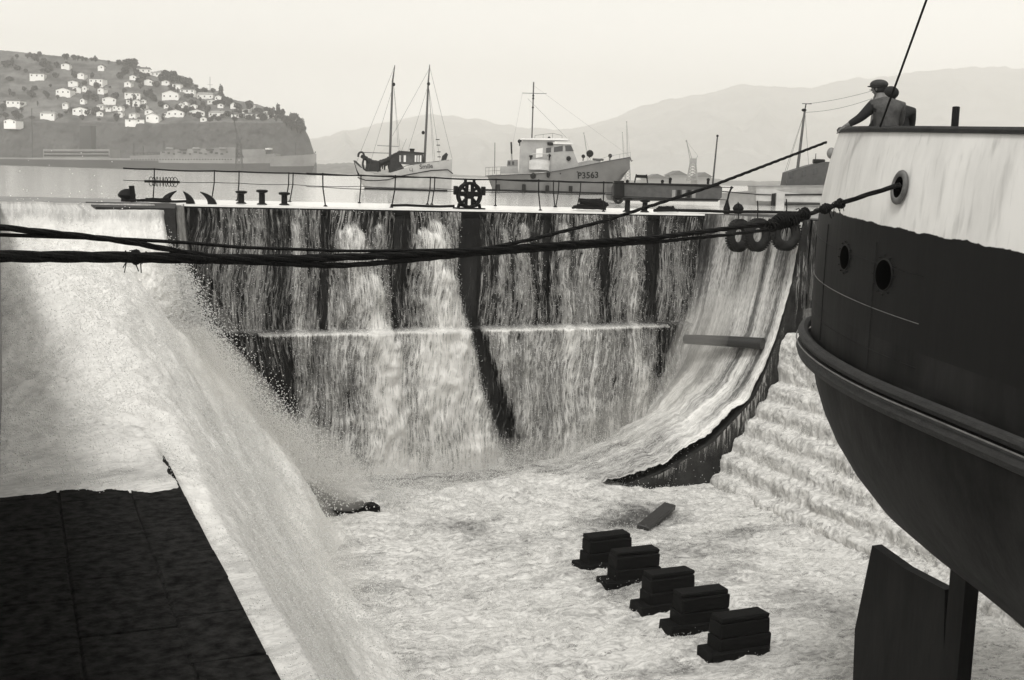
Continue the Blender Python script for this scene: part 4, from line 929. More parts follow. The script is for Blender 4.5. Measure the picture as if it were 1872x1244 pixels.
tag(b.build('guard_wire', M['black']), 'pair of thin wires strung to the bent post on the right', 'guard wire')
def tyre(px, py, Y, rz, label):
    d = FW+RV*((px-936)/F)+UV*((622-py)/F); t = Y/d.y; p = Vector((d.x*t, Y, EYE+d.z*t))
    g = empty('tyre', p, rz, label, 'tyre', 'three tyre fenders')
    b = MB(); b.torus((0, 0, 0), .40, .165, n=36, k=14, sq=.85)
    for k in range(36): a = k*math.pi/18; b.box((0, 0, 0), (.05, .22, .03), M=Matrix.Rotation(-a, 4, 'Y') @ Matrix.Translation((0, 0, .556)))
    b.build('tread', M['rubber'], g, True)
    b = MB(); b.torus((0, 0, 0), .262, .03, n=30, k=8); b.build('bead', M['rubber'], g, True)
    b = MB(); b.tube([(0, .05, .52), (.02, .08, .9), (0, .1, 1.15)], .02, 6); b.build('lanyard', M['rope'], g)
tyre(1350, 431, 34.5, R(16), 'leftmost of the three tyre fenders at the right end of the gate'); tyre(1385, 430, 33.7, R(10), 'middle of the three tyre fenders'); tyre(1437, 428, 32.75, R(0), 'rightmost tyre fender, seen almost face on beside the ship')
# ================================================================== BOATS
class Frame:
    """local metres for something D metres away: x to the right, z up from its waterline"""
    def __init__(s, px0, D, z0=SEA, yaw=0):
        s.px0 = px0; s.s = D/F; s.yaw = yaw; s.z0 = z0
        p = P(px0, hor(px0), D); p.z = z0; s.loc = p; s.D = D; s.ywl = hor(px0)+(EYE-z0)*F/D
    def l(s, px, py, y=0.): return ((px-s.px0)*s.s/math.cos(s.yaw), y, (s.ywl+.03055*(px-s.px0)-py)*s.s)
    def root(s, name, label, cat, group=None): return empty(name, s.loc, -TH+s.yaw, label, cat, group)
def hull(st, rows=8, deck=-.12, mi_split=None):
    """st: (x, z_sheer, half beam at deck, half beam at waterline, z_bottom)"""
    b = MB(); m = rows+1
    for sg in (-1, 1):
        vs = []; fs = []
        for (x, zs_, hb, hw, zb) in st:
            for k in range(m):
                t = k/rows
                if t < .35: u = t/.35; y = hw*math.sin(u*math.pi/2); z = zb+(0-zb)*(u**1.5)
                else: u = (t-.35)/.65; y = hw+(hb-hw)*u**1.3; z = zs_*u
                vs.append((x, sg*y, z))
        for i in range(len(st)-1):
            for k in range(rows): fs.append((i*m+k, (i+1)*m+k, (i+1)*m+k+1, i*m+k+1))
        b.add(vs, fs)
    n = len(st)
    for i in (0, n-1):          # transom and stem
        a = [i*m+k for k in range(m)]; c = [n*m+i*m+k for k in range(m)]; b.f.append(tuple(a+c[::-1])); b.m.append(0)
    dk = [(x, -hb*.97, zs_+deck) for x, zs_, hb, hw, zb in st]+[(x, hb*.97, zs_+deck) for x, zs_, hb, hw, zb in st][::-1]
    for i in range(n-1): b.add([dk[i], dk[i+1], dk[2*n-2-i], dk[2*n-1-i]], [(0, 1, 2, 3)])
    return b
def line(g, pts, r, name, m='black', n=5): b = MB(); b.tube(pts, r, n); return b.build(name, M[m], g)
def decal(body, size, mat, parent, loc, tilt, bvh, name='lettering'):
    # painted letters laid on a curved hull side
    c = bpy.data.curves.new(name, 'FONT'); c.body = body; c.size = size; c.offset = .02*size; c.resolution_u = 3
    o = bpy.data.objects.new(name, c); COL.objects.link(o); dg = bpy.context.evaluated_depsgraph_get(); me = bpy.data.meshes.new_from_object(o.evaluated_get(dg)); bpy.data.objects.remove(o)
    bm = bmesh.new(); bm.from_mesh(me); bmesh.ops.triangulate(bm, faces=bm.faces); bmesh.ops.subdivide_edges(bm, edges=[e for e in bm.edges if e.calc_length() > .15*size], cuts=2, use_grid_fill=True)
    T = Matrix.Rotation(tilt, 3, 'Z')
    for v in bm.verts:
        q = T @ v.co; x = loc[0]+q.x; z = loc[2]+q.y; h = bvh.ray_cast(Vector((x, -20, z)), Vector((0, 1, 0))); v.co = Vector((x, (h[0].y if h[0] else loc[1])-.03, z))
    bm.to_mesh(me); bm.free(); me.materials.clear(); return link(name, me, mat, parent)
def text(body, size, mat, parent, loc, rot, name='lettering', ext=.01):
    c = bpy.data.curves.new(name, 'FONT'); c.body = body; c.size = size; c.extrude = ext; c.offset = .012*size
    o = bpy.data.objects.new(name, c); COL.objects.link(o); dg = bpy.context.evaluated_depsgraph_get(); me = bpy.data.meshes.new_from_object(o.evaluated_get(dg))
    bpy.data.objects.remove(o); me.materials.clear(); r_ = link(name, me, mat, parent); r_.location = loc; r_.rotation_euler = rot; return r_
def patrol():
    f = Frame(1010, 138); g = f.root('patrol_boat', 'pale grey naval patrol boat with tall mast and pennant number P3563 on the bow', 'patrol boat'); l = f.l
    sx = [(888,322,1.5,.9),(900,321,1.9,1.3),(930,320,2.2,1.7),(960,318.5,2.3,1.9),(990,317,2.35,1.95),(1020,312.5,2.3,1.85),(1050,307,2.2,1.6),(1080,301,2.0,1.2),(1105,296,1.6,.8),(1125,292.5,1.1,.45),(1140,290,.6,.2),(1150,288,.10,.03)]
    st = []
    for i, (px, py, hb, hw) in enumerate(sx):
        x, _, z = l(px, py); wl = x if px < 1105 else l(1105+(px-1105)*.25, py)[0]
        st.append((x, z, hb, hw, -.8+.4*(i > 9)))
    b = hull(st, 10)
    xw = l(1106, 300)[0]
    b.v = [((x if (z > 2.6 or x < xw) else (xw+(x-xw)*(.12+.88*max(0, min(1, (z+.2)/4.0))**1.0))), y, z) for x, y, z in b.v]
    x1 = l(893, 320)[0]; b.v = [(x+(1.2*(1-min(1, max(0, z/2)))*(1 if x < x1+.2 else 0)), y, z) for x, y, z in b.v]
    from mathutils.bvhtree import BVHTree
    ho = b.build('hull', M['pgrey'], g, True); bv = BVHTree.FromPolygons([v.co for v in ho.data.vertices], [p.vertices[:] for p in ho.data.polygons])
    # boot topping and rubbing strake
    b = MB(); b.tube([(x*1.0, -hw-.03, .04) for x, z, hb, hw, zb in st[:-3]], .2, 6); b.build('boot_topping', M['black'], g)
    line(g, [(x, -hb-.02, z-.02) for x, z, hb, hw, zb in st], .06, 'rubbing_strake', 'dgrey')
    # fenders
    for px, y0, y1, w_ in ((911, 337, 354, .5), (958, 337, 353, .42), (1000, 339, 352, .42), (1042, 340, 350, .45)):
        b = MB(); x, _, z1 = l(px, y0); z0 = l(px, y1)[2]; b.box((x, -2.35, (z0+z1)/2), (w_, .3, z1-z0), bev=.05); b.build('fender', M['black'], g)
    for px, py in ((974, 322), (1001, 320)):
        b = MB(); x, _, z = l(px, py); b.ball((x, -2.5, z), .32, seg=10, rg=8, sc=(1.1 if px == 974 else .7, .8, 1.1)); b.build('fender', M['black'], g, True)
    def house(name, poly, y0, y1, m='lgrey'): b = MB(); b.prism([(l(p, q)[0], l(p, q)[2]) for p, q in poly], y0, y1); return b.build(name, M[m], g)
    br = house('bridge', [(948, 318), (949, 262), (955, 258), (1010, 258), (1012, 266), (1040, 266), (1046, 280), (1056, 303), (1050, 307), (1010, 314)], -1.5, 1.5)
    house('bridge_roof', [(948, 257.5), (950, 254.5), (1034, 255), (1036, 259)], -1.7, 1.7, 'white')
    house('awning', [(1006, 262), (1042, 263.5), (1044, 266), (1006, 265)], -1.65, 1.65, 'white')
    for poly in ([(1010, 271), (1026, 268), (1026, 278), (1010, 279.5)], [(1030, 268), (1041, 268), (1046, 278), (1031, 278)], [(996, 272), (1005, 271.5), (1005, 280), (996, 281)]):
        b = MB(); b.prism([(l(p, q)[0], l(p, q)[2]) for p, q in poly], -1.53, -1.49); b.build('window', M['glass'], g)
    b = MB(); b.prism([(l(p, q)[0], l(p, q)[2]) for p, q in [(978, 274), (990, 272), (990, 288), (978, 290)]], -1.56, -1.49); b.build('notice_board', M['white'], g)
    b = MB(); b.box((l(1003, 265)[0], -1.62, l(1003, 265)[2]), (.65, .2, .35)); b.build('lamp_box', M['black'], g)
    house('aft_house', [(915, 318), (915, 305), (946, 305), (948, 318)], -1.1, 1.1); house('gun_shield', [(926, 305), (927, 294), (946, 293), (946, 305)], -.8, .8, 'mgrey')
    for px in (930, 937): 
        b = MB(); x, _, z = l(px, 299); b.box((x, -.84, z), (.28, .05, .4)); b.build('window', M['glass'], g)
    house('fore_cabin', [(1050, 306), (1056, 298), (1075, 294), (1095, 296), (1095, 301)], -1.0, 1.0)
    for px, py, r_, yy in ((1037, 291, .27, -1.6), (969, 287, .20, -1.7), (1002, 286, .2, -1.75), (1064, 287, .22, -.9), (1076, 282, .42, -.6), (1113, 286, .24, -.5), (1001, 254, .16, -.8), (948, 260, .24, -.9)):
        x, _, z = l(px, py); b = MB(); b.ball((x, yy, z), r_, seg=12, rg=8, sc=(1, .7, 1.0)); b.tube([(x, yy, z), (x, yy+.25, z-.5)], .06, 6); b.build('ventilator', M['black'], g, True)
    # ship's boat in its chocks
    bx = l(985, 303)[0]; bz = l(985, 303)[2]; st2 = [(-1.2, .55, .25, .12, -.45), (-.9, .58, .5, .3, -.6), (0, .55, .6, .4, -.65), (.8, .6, .5, .3, -.6), (1.15, .7, .2, .1, -.4)]
    b2 = hull(st2, 6, .0); b2.v = [(x, y, -z) for x, y, z in b2.v]; o = b2.build('dinghy', M['boatw'], g, True); o.location = (bx, -1.75, bz+.05)
    line(g, [l(968, 285, -2.1), l(972, 283, -2.2), l(1000, 283, -2.2), l(1000, 300, -2.2)], .05, 'davit', 'boatw')
    # mast with yard and rigging
    mt = line(g, [l(970, 256), l(970, 154)], .075, 'mast', 'dgrey', 8)
    b = MB(); b.tube([l(950, 173.5), l(994, 174.5)], .035, 6); b.build('yard', M['dgrey'], mt)
    for q in (178, 183, 199): b = MB(); b.ball(l(970, q), .13, seg=8, rg=6); b.build('mast_lamp', M['black'], mt)
    line(g, [l(960, 183), l(1040, 260)], .012, 'rigging', 'dgrey'); line(g, [l(970, 160), l(1150, 287)], .008, 'rigging', 'mgrey'); line(g, [l(950, 174), l(930, 300)], .008, 'rigging', 'mgrey')
    line(g, [l(904, 318), l(903, 262)], .04, 'ensign_staff', 'dgrey'); line(g, [l(935, 294), l(933, 262)], .05, 'aerial', 'dgrey'); line(g, [l(934, 282), l(932.5, 261)], .10, 'aerial_sleeve', 'black')
    # rails
    b = MB(); pts = [l(p, q, -1.2) for p, q in ((975, 250), (990, 248), (1007, 246), (1024, 250))]; b.tube(pts, .02, 5)
    for p in pts: b.tube([p, (p[0], p[1], l(1000, 256)[2])], .018, 5)
    b.build('bridge_rail', M['dgrey'], g)
    b = MB()
    for h in (13, 6.5): b.tube([l(888, 320-h, -1.4), l(915, 319-h, -2.0)], .018, 5)
    for p in (888, 894, 901, 908, 915): b.tube([l(p, 321, -1.6), l(p, 307, -1.6)], .018, 5)
    b.build('stern_rail', M['dgrey'], g)
    b = MB(); pts = [l(p, q, -hb) for p, q, hb in ((1060, 300, 1.9), (1085, 294, 1.7), (1110, 287, 1.3), (1130, 283, .8), (1150, 280, .05))]; b.tube(pts, .018, 5)
    for p in pts: b.tube([p, (p[0], p[1], p[2]-.65)], .018, 5)
    b.build('bow_rail', M['mgrey'], g)
    # winch and crew clutter on the foredeck
    b = MB(); b.box(l(1090, 294), (.8, .8, .35), bev=.05); b.tube([l(1082, 292), l(1102, 293)], .12, 8); b.build('windlass', M['dgrey'], g)
    b = MB(); b.tube([l(1150, 289), l(1153, 296), l(1155, 294)], .07, 6); b.tube([l(1148, 292), l(1152, 320), l(1151, 336)], .02, 5); b.build('anchor', M['dgrey'], g)
    xa, _, za = l(1054, 327); decal('P3563', 1.0, M['black'], g, (xa, -1.7, za), R(4), bv)
    b = MB(); b.box((l(1053, 315)[0], -2.02, l(1053, 315)[2]), (.22, .06, .1)); b.build('hull_mark', M['black'], g)
    for px, py in ((1023, 318),): x, _, z = l(px, py); b = MB(); b.ball((x, -2.15, z), .1, seg=8, rg=6); b.build('scupper', M['black'], g)
patrol()
def ketch():
    f = Frame(745, 119); g = f.root('fishing_ketch', 'two masted white wooden ketch with dark furled sail and high bow', 'fishing boat'); l = f.l
    sx = [(650,297,.9,.05),(658,304,1.3,.5),(672,314,1.5,1.1),(690,318,1.6,1.3),(715,317,1.65,1.4),(738,310,1.65,1.4),(760,302,1.55,1.2),(785,298,1.3,.8),(805,295.5,.9,.4),(818,293.5,.5,.15),(826,292,.08,.03)]
    st = []
    for i, (px, py, hb, hw) in enumerate(sx): x, _, z = l(px, py); st.append((x, z, hb, hw, -.5))
    b = hull(st, 10); xs = l(670, 340)[0]; xb = l(820, 340)[0]
    def sq(x, z):
        if x < xs: k = max(0, min(1, z/1.9)); return xs+(x-xs)*(.0+1.0*k**.7)
        return x
    from mathutils.bvhtree import BVHTree
    b.v = [(sq(x, z), y, z) for x, y, z in b.v]; ho = b.build('hull', M['boatw'], g, True); bv = BVHTree.FromPolygons([v.co for v in ho.data.vertices], [p.vertices[:] for p in ho.data.polygons])
    line(g, [(max(x, xs), -hw-.03, .03) for x, z, hb, hw, zb in st if x < xb+.3], .19, 'boot_topping', 'black', 6)
    line(g, [l(p, q, -hb) for p, q, hb in ((657, 325, 1.2), (672, 330, 1.45), (690, 330.5, 1.58), (712, 329, 1.62), (738, 322, 1.62), (765, 317, 1.45), (790, 312.5, 1.1), (819, 311, .45), (828, 318, .2))], .055, 'rubbing_strake', 'black', 6)
    line(g, [l(p, q, -hb) for p, q, hb in ((727, 311, 1.66), (745, 304, 1.6), (775, 299, 1.42), (800, 296, 1.0), (820, 293.5, .4))], .035, 'bulwark_cap', 'dgrey', 6)
    b = MB(); b.prism([(l(p, q)[0], l(p, q)[2]) for p, q in [(648, 294), (655, 301), (668, 318), (656, 320), (652, 308)]], -.9, .9); b.build('rudder_head', M['sail'], g)
    b = MB(); b.prism([(l(p, q)[0], l(p, q)[2]) for p, q in [(728, 300), (729, 283), (735, 279), (757, 279), (772, 282), (773, 300), (760, 303)]], -.85, .85); wh = b.build('wheelhouse', M['dgrey'], g)
    b = MB(); b.prism([(l(p, q)[0], l(p, q)[2]) for p, q in [(726, 281), (734, 277), (774, 280), (774, 282.5)]], -1.0, 1.0); b.build('roof', M['sail'], wh)
    for p0, p1 in ((730, 734), (739, 743), (759, 762), (764, 766), (768, 771)):
        b = MB(); b.prism([(l(p, q)[0], l(p, q)[2]) for p, q in [(p0, 285), (p1, 285), (p1, 297), (p0, 297)]], -.89, -.84); b.build('window', M['white'], wh)
    line(g, [l(753.5, 300, -.6), l(753.5, 274, -.6)], .22, 'funnel', 'sail', 12); line(g, [l(753.5, 276, -.6), l(753.5, 273, -.6)], .26, 'funnel_cap', 'black', 12)
    m1 = line(g, [l(712, 312), l(713.5, 220), l(715, 152), l(718.5, 124)], [.13, .12, .09, .04], 'main_mast', 'wood', 10)
    m2 = line(g, [l(775.5, 300), l(778, 215), l(779.5, 155), l(781.5, 123)], [.13, .12, .09, .04], 'fore_mast', 'wood', 10)
    for m_, (p, q) in ((m1, (717, 158)), (m2, (780, 157)), (m2, (772, 244))): b = MB(); b.ball(l(p, q), .16, seg=8, rg=6, sc=(1, .8, 1.2)); b.build('block', M['black'], m_)
    # sagging furled sail on the boom, canvas over the middle
    b = MB(); ps = [l(660, 284, -.1), l(668, 288, -.1), l(678, 295, -.1), l(692, 298, -.1), l(706, 293, -.1), l(722, 283, -.1), l(732, 277, -.1)]; ps = [Vector(p) for p in resamp(ps, 40)]
    rr = random.Random(5); b.tube([p+Vector((0, 0, -.1)) for p in ps], [.16+.13*math.sin(k/39*math.pi)+rr.uniform(-.03, .04) for k in range(40)], 10)
    for k in range(6, 36, 1):
        p = ps[k]; h = (.3+.55*abs(math.sin(k*.9))+rr.uniform(0, .2)); h = min(h, p.z-1.75 if p.z > 1.8 else .2); b.tube([p, p+Vector((rr.uniform(-.08, .08), -.05, -max(.1, h)))], [.14, .07], 6)
    b.build('furled_sail', M['sail'], g, True)
    b = MB(); b.prism([(l(p, q)[0], l(p, q)[2]) for p, q in [(712, 316), (716, 292), (726, 284), (731, 281), (731, 300), (738, 309), (726, 317)]], -1.1, .9); b.prism([(l(p, q)[0], l(p, q)[2]) for p, q in [(668, 314), (672, 301), (694, 297), (695, 314)]], -.9, .6); b.build('canvas_cover', M['sail'], g)
    pts = [(656, 288), (656, 282), (660, 279), (665, 280), (667, 287), (664, 300), (668, 316)]
    line(g, [Vector(p) for p in resamp([l(p, q, -.6) for p, q in pts], 26)], .10, 'stern_gallows', 'sail', 8)
    line(g, [l(661, 279.5), l(712, 281)], .035, 'boom', 'dgrey'); line(g, [l(689, 267), l(728, 269)], .04, 'gaff', 'mgrey')
    b = MB()
    for p, q, p2, q2, y in ((718, 126, 652, 296, 0), (781, 125, 826, 291, 0), (717, 158, 736, 300, -1.5), (717, 158, 727, 300, 1.5), (780, 157, 796, 296, -1.2), (780, 157, 790, 296, 1.2), (780, 157, 745, 277, 0), (717, 158, 676, 312, -1.4), (780, 160, 805, 295, -.8), (781, 130, 716, 250, 0), (733, 277, 742, 255, 0)):
        b.tube([l(p, q), l(p2, q2, y)], .012, 4)
    b.build('rigging', M['dgrey'], g)
    b = MB()
    for q in (257, 267, 279, 288): b.tube([l(797+(q-257)*.12, q, -1.1), l(803+(q-257)*.1, q, -.9)], .045, 5)
    b.build('ratlines', M['black'], g)
    b = MB(); b.prism([(l(p, q)[0], l(p, q)[2]) for p, q in [(806, 294), (808, 286), (815, 280), (818, 283), (815, 293)]], -.3, .3); b.build('anchor_winch', M['sail'], g)
    xa, _, za = l(769, 309.6); decal('Smile', .62, M['dgrey'], g, (xa, -1.46, za), R(6), bv)
    xa, _, za = l(751, 313.4); decal('L.J', .36, M['dgrey'], g, (xa, -1.6, za), R(6), bv)
    line(g, [l(687, 318, -1.68), l(730, 322, -1.7)], .015, 'fender_line', 'dgrey')
ketch()
def barge():
    f = Frame(1215, 84); g = f.root('barge', 'low dark steel barge moored behind the right part of the gate', 'barge'); l = f.l
    b = MB(); b.prism([(l(p, q)[0], l(p, q)[2]) for p, q in [(1116, 366), (1113, 360), (1114, 342), (1118, 334), (1305, 338), (1311, 343), (1311, 360), (1304, 368)]], -2.2, 2.2); b.build('hull', M['dgrey'], g)
    line(g, [l(1118, 335, -2.25), l(1305, 339, -2.25)], .07, 'rubbing_bar', 'black', 6); line(g, [l(1120, 362, -2.22), l(1304, 364, -2.22)], .06, 'chine', 'black', 6)
    for k in range(5):
        p = 1222+k*9; b = MB(); b.prism([(l(q, r)[0], l(q, r)[2]) for q, r in [(p, 347), (p+6, 347), (p+6, 361), (p, 361)]], -2.26, -2.19); b.build('side_panel', M['black'] if k % 2 else M['mgrey'], g)
    b = MB(); x, _, z = l(1126, 345); b.tube([(x, -2.5, z+.55), (x+.06, -2.5, z-.6)], .36, 12); b.build('side_fender', M['black'], g, True)
    b = MB(); x, _, z = l(1126, 362); b.torus((x, -2.5, z), .28, .10, n=20, k=8); b.build('tyre', M['rubber'], g, True)
    for px, h in ((1143, 5), (1206, 5), (1220, 9), (1288, 8)):
        b = MB(); b.tube([l(px, 337, -1.5), l(px+.3, 337-h, -1.5)], .09, 8); b.ball(l(px+.3, 337-h, -1.5), .12, seg=8, rg=6); b.build('deck_post', M['black'], g)
    b = MB(); b.box(l(1172, 323), (.78, .4, .22)); 
    for q in (-.40, .40):
        x, _, z = l(1172, 323)
        for yy in (-.25, .25): b.tube([(x+q*.9, yy, z+.15), (x+q*1.15, yy, z-.45)], .025, 5)
    b.build('rack', M['black'], g); line(g, [l(1303, 337), l(1307, 251)], [.07, .05], 'pole', 'dgrey', 8); b = MB(); b.ball(l(1307, 250), .09, seg=8, rg=6); b.build('pole_truck', M['black'], g)
barge()
def launch():
    f = Frame(1470, 96); g = f.root('work_launch', 'long white launch with dark wheelhouse and mast, partly hidden by the ship', 'work boat'); l = f.l
    sx = [(1318,353,.3,.1),(1345,352,1.2,.8),(1378,349,1.6,1.3),(1420,346,1.8,1.5),(1480,344,1.9,1.6),(1540,342,1.9,1.6),(1600,338,1.6,1.2),(1650,330,.8,.4),(1670,326,.1,.05)]
    b = hull([(l(p, q)[0], max(.4, l(p, q)[2]), hb, hw, -.4) for p, q, hb, hw in sx], 8); b.build('hull', M['lgrey'], g, True)
    def pr(nm, poly, y0, y1, m): b = MB(); b.prism([(l(p, q)[0], l(p, q)[2]) for p, q in poly], y0, y1); return b.build(nm, M[m], g)
    pr('cabin_side', [(1376, 367), (1375, 341), (1500, 339), (1600, 339), (1600, 372)], -1.75, 1.7, 'boatw')
    pr('cabin_top', [(1374, 341.5), (1374, 340), (1602, 337.5), (1602, 339)], -1.85, 1.8, 'mgrey')
    for q0, q1 in ((356, 354.5), (372.5, 372)): line(g, [l(1426, q0, -1.80), l(1600, q1, -1.80)], .07, 'side_strake', 'black', 6)
    line(g, [l(1318, 350, -.6), l(1375, 355, -1.8), l(1402, 356, -1.8)], .04, 'rail', 'black'); pr('doorway', [(1403, 354), (1410, 353), (1410, 376), (1403, 376)], -1.85, -1.7, 'black')
    pr('column', [(1411, 353), (1426, 353), (1426, 378), (1411, 378)], -1.95, -1.5, 'boatw')
    pr('wheelhouse', [(1431, 343), (1434, 316), (1448, 311), (1474, 303), (1500, 297), (1560, 297), (1560, 340)], -1.0, 1.0, 'dgrey')
    for p0 in (1437, 1459, 1479): pr('window', [(p0, 318-(p0-1437)*.2), (p0+7, 316-(p0-1437)*.2), (p0+7, 326-(p0-1437)*.15), (p0, 327-(p0-1437)*.15)], -1.04, -.97, 'glass')
    b = MB(); b.box(l(1492, 296, -.3), (.9, .6, .35), bev=.06); b.tube([l(1486, 296, -.3), l(1486, 282, -.3)], .03, 6); b.build('searchlight', M['black'], g)
    m_ = line(g, [l(1456, 310), l(1462.5, 205)], [.13, .09], 'mast', 'wood', 8)
    b = MB(); b.tube([l(1462.5, 205), l(1464, 193)], .05, 6); b.tube([l(1457, 192.5), l(1474, 193)], .03, 5); b.ball(l(1461, 204), .16, seg=8, rg=6, sc=(1.3, 1, .8)); b.build('crosstree', M['black'], m_)
    m3 = line(g, [l(1580, 330), l(1587, 180)], [.14, .10], 'after_mast', 'dgrey', 8)
    b = MB(); b.tube([l(1587, 180), l(1588.5, 166)], .05, 6); b.tube([l(1577, 168.5), l(1593, 168)], .03, 5); b.ball(l(1591, 159), .14, seg=8, rg=6, sc=(.8, 1, 1.4)); b.tube([l(1589, 166), l(1591, 159)], .03, 5); b.ball(l(1589, 178), .12, seg=8, rg=6); b.build('crosstree', M['black'], m3)
    b = MB()
    for a, c, sg in (((1464, 193), (1588, 168), 9), ((1463, 208), (1586, 182), 16)):
        b.tube([Vector(l(a[0]+(c[0]-a[0])*k/20, a[1]+(c[1]-a[1])*k/20+4*sg*.35*(k/20)*(1-k/20))) for k in range(21)], .014, 4)
    for p2 in (1435, 1478): b.tube([l(1463, 206), l(p2, 320)], .012, 4)
    b.tube([l(1462, 208), l(1425, 345)], .012, 4); b.build('rigging', M['dgrey'], g)
launch()
# ================================================================== FAR SHORE
def far_hills():
    RG = [(-500,250),(0,262),(300,268),(500,262),(575,256),(600,247),(620,242),(660,235),(700,224),(740,216),(790,213),(830,216),(870,221),(910,230),(950,236),(1000,238),(1060,233),(1100,220),(1130,207),(1180,190),(1230,180),(1300,166),(1330,161),(1380,160),(1420,166),(1460,164),(1500,155),(1540,149),(1600,143),(1660,135),(1750,128),(1872,132),(2100,150),(2400,190)]
    px = np.linspace(-500, 2400, 620); t = np.linspace(0, 1, 90)
    PX, T = np.meshgrid(px, t, indexing='ij'); D = 2400+3600*T
    yr = np.interp(PX, *zip(*RG)); el = (325.3+.03055*(PX-936)-yr)/F
    base = (EYE-SEA)/D; Z = (T**.85)*el*D*(1-.0)+SEA-2*(T == 0)
    Z = Z+(fbm(PX*.012, T*3.5, 101, 6, True)-.45)*110*np.sin(np.pi*np.clip(T, 0, 1))**.8+(fbm(PX*.05, T*8, 102, 5)-.5)*26*T
    az = TH+np.arctan((PX-936)/F); k = D/np.cos(az-TH)
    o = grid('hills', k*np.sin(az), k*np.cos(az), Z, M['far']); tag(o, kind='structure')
    # low nearer spit at the foot of the far hills
    px = np.linspace(540, 1600, 260); t = np.linspace(0, 1, 8); PX, T = np.meshgrid(px, t, indexing='ij'); D = 1500+200*T
    hh = np.interp(PX, [540, 600, 650, 700, 760, 900, 1150, 1200, 1280, 1330, 1420, 1600], [15, 13, 13, 8, 4, 3, 2.5, 9, 10, 6, 8, 5]); Z = SEA+hh*np.sin(np.pi*T/1.1)*(.7+.6*fbm(PX*.08, T*2, 103))
    az = TH+np.arctan((PX-936)/F); k = D/np.cos(az-TH); o = grid('hills', k*np.sin(az), k*np.cos(az), Z, M['hill']); tag(o, kind='structure')
far_hills()
RIDGE = [(-260,60),(-100,80),(0,92),(60,98),(120,104),(180,109),(228,116),(250,120),(264,129),(290,134),(335,139),(352,150),(362,163),(400,167),(418,181),(470,191),(500,201),(520,214),(548,224),(558,238),(566,254),(573,276),(579,300)]
CLIFF = [(-260,222),(228,226),(300,228),(400,224),(500,226),(530,224),(548,226),(558,240),(566,256),(573,278),(579,301)]
def hd(px, py):                       # depth of the headland's face seen at (px, py)
    c = np.interp(px, *zip(*CLIFF)); r = np.interp(px, *zip(*RIDGE)); hz = 325.3+.03055*(px-936)
    nose = 60*ss(470, 579, px)
    lo = 760+35*np.clip((hz-py)/np.maximum(hz-c, 1), 0, 1); up = 795+150*np.clip((c-py)/np.maximum(c-r, 8), 0, 1)*np.clip((c-r)/60, .05, 1)
    return np.where(py > c, lo, up)+nose
def headland():
    px = np.linspace(-260, 579, 520); t = np.linspace(0, 1, 90); PX, T = np.meshgrid(px, t, indexing='ij')
    r = np.interp(PX, *zip(*RIDGE)); hz = 325.3+.03055*(PX-936)+3.0
    PY = hz+(r-hz)*T; D = hd(PX, PY); D = D+10*(fbm(PX*.05, PY*.06, 111, 5)-.5)
    PY = PY+1.6*(fbm(PX*.3, PY*.2, 112, 4)-.5)*(T > .5)
    rx = (PX-936)/F; ry = (622-PY)/F
    X = D*(FW.x+RV.x*rx+UV.x*ry); Y = D*(FW.y+RV.y*rx+UV.y*ry); Z = EYE+D*(FW.z+RV.z*rx+UV.z*ry)
    # back of the hill slopes away behind the ridge
    nb = 6; Xs = [X]; Ys = [Y]; Zs = [Z]
    for k in range(1, nb+1): Xs.append(X[:, -1:]*(1+.09*k)); Ys.append(Y[:, -1:]*(1+.09*k)); Zs.append(Z[:, -1:]-(Z[:, -1:]-SEA+3)*(k/nb)**1.5)
    o = grid('hills', np.concatenate(Xs, 1), np.concatenate(Ys, 1), np.concatenate(Zs, 1), [M['hill'], M['cliff']])
    mi = np.zeros((519, 89+nb), np.int32); c = np.interp(PX[:-1, :-1], *zip(*CLIFF)); mi[:, :89] = (PY[:-1, :-1] > c).astype(np.int32)
    o.data.polygons.foreach_set('material_index', mi.ravel()); tag(o, kind='structure')
headland()
def leafball(n, seed, r=1., sz=.33, squash=.85):
    rr = np.random.default_rng(seed); b = MB()
    for _ in range(n):
        d = rr.normal(size=3); d /= np.linalg.norm(d); q = r*rr.uniform(.45, 1.0)**.6*(1+.22*math.sin(3*d[0]+seed)*math.cos(4*d[1]+seed)); c = Vector(d*q); c.z *= squash
        u = Vector(rr.normal(size=3)).normalized(); v = u.cross(Vector(rr.normal(size=3))).normalized(); s_ = sz*rr.uniform(.5, 1.1)
        b.add([c+u*s_, c+v*s_, c-u*s_, c-v*s_], [(0, 1, 2, 3)])
    return b
def make_tree(seed, kind):
    g = empty('tree', (0, 0, 0)); b = MB(); b.tube([(0, 0, -1.5), (.1, 0, .8), (0, .1, 1.7)], [.2, .15, .08], 6)
    for k in range(3): a = k*2.1+seed; b.tube([(0, 0, .9+.2*k), (.5*math.cos(a), .5*math.sin(a), 1.7+.2*k)], [.09, .03], 5)
    b.build('trunk', M['timber'], g)
    c = leafball(320, seed, 1.0, .26, .9 if kind == 0 else 1.5)
    c.v = [(x*(1 if kind == 0 else .55), y*(1 if kind == 0 else .55), z+1.9+(0 if kind == 0 else .5)) for x, y, z in c.v]; c.build('crown', M['leaf'], g, fix=False); return g
def copy_tree(o, parent=None):
    c = o.copy(); COL.objects.link(c)
    if parent: c.parent = parent
    for ch in o.children: copy_tree(ch, c)
    return c
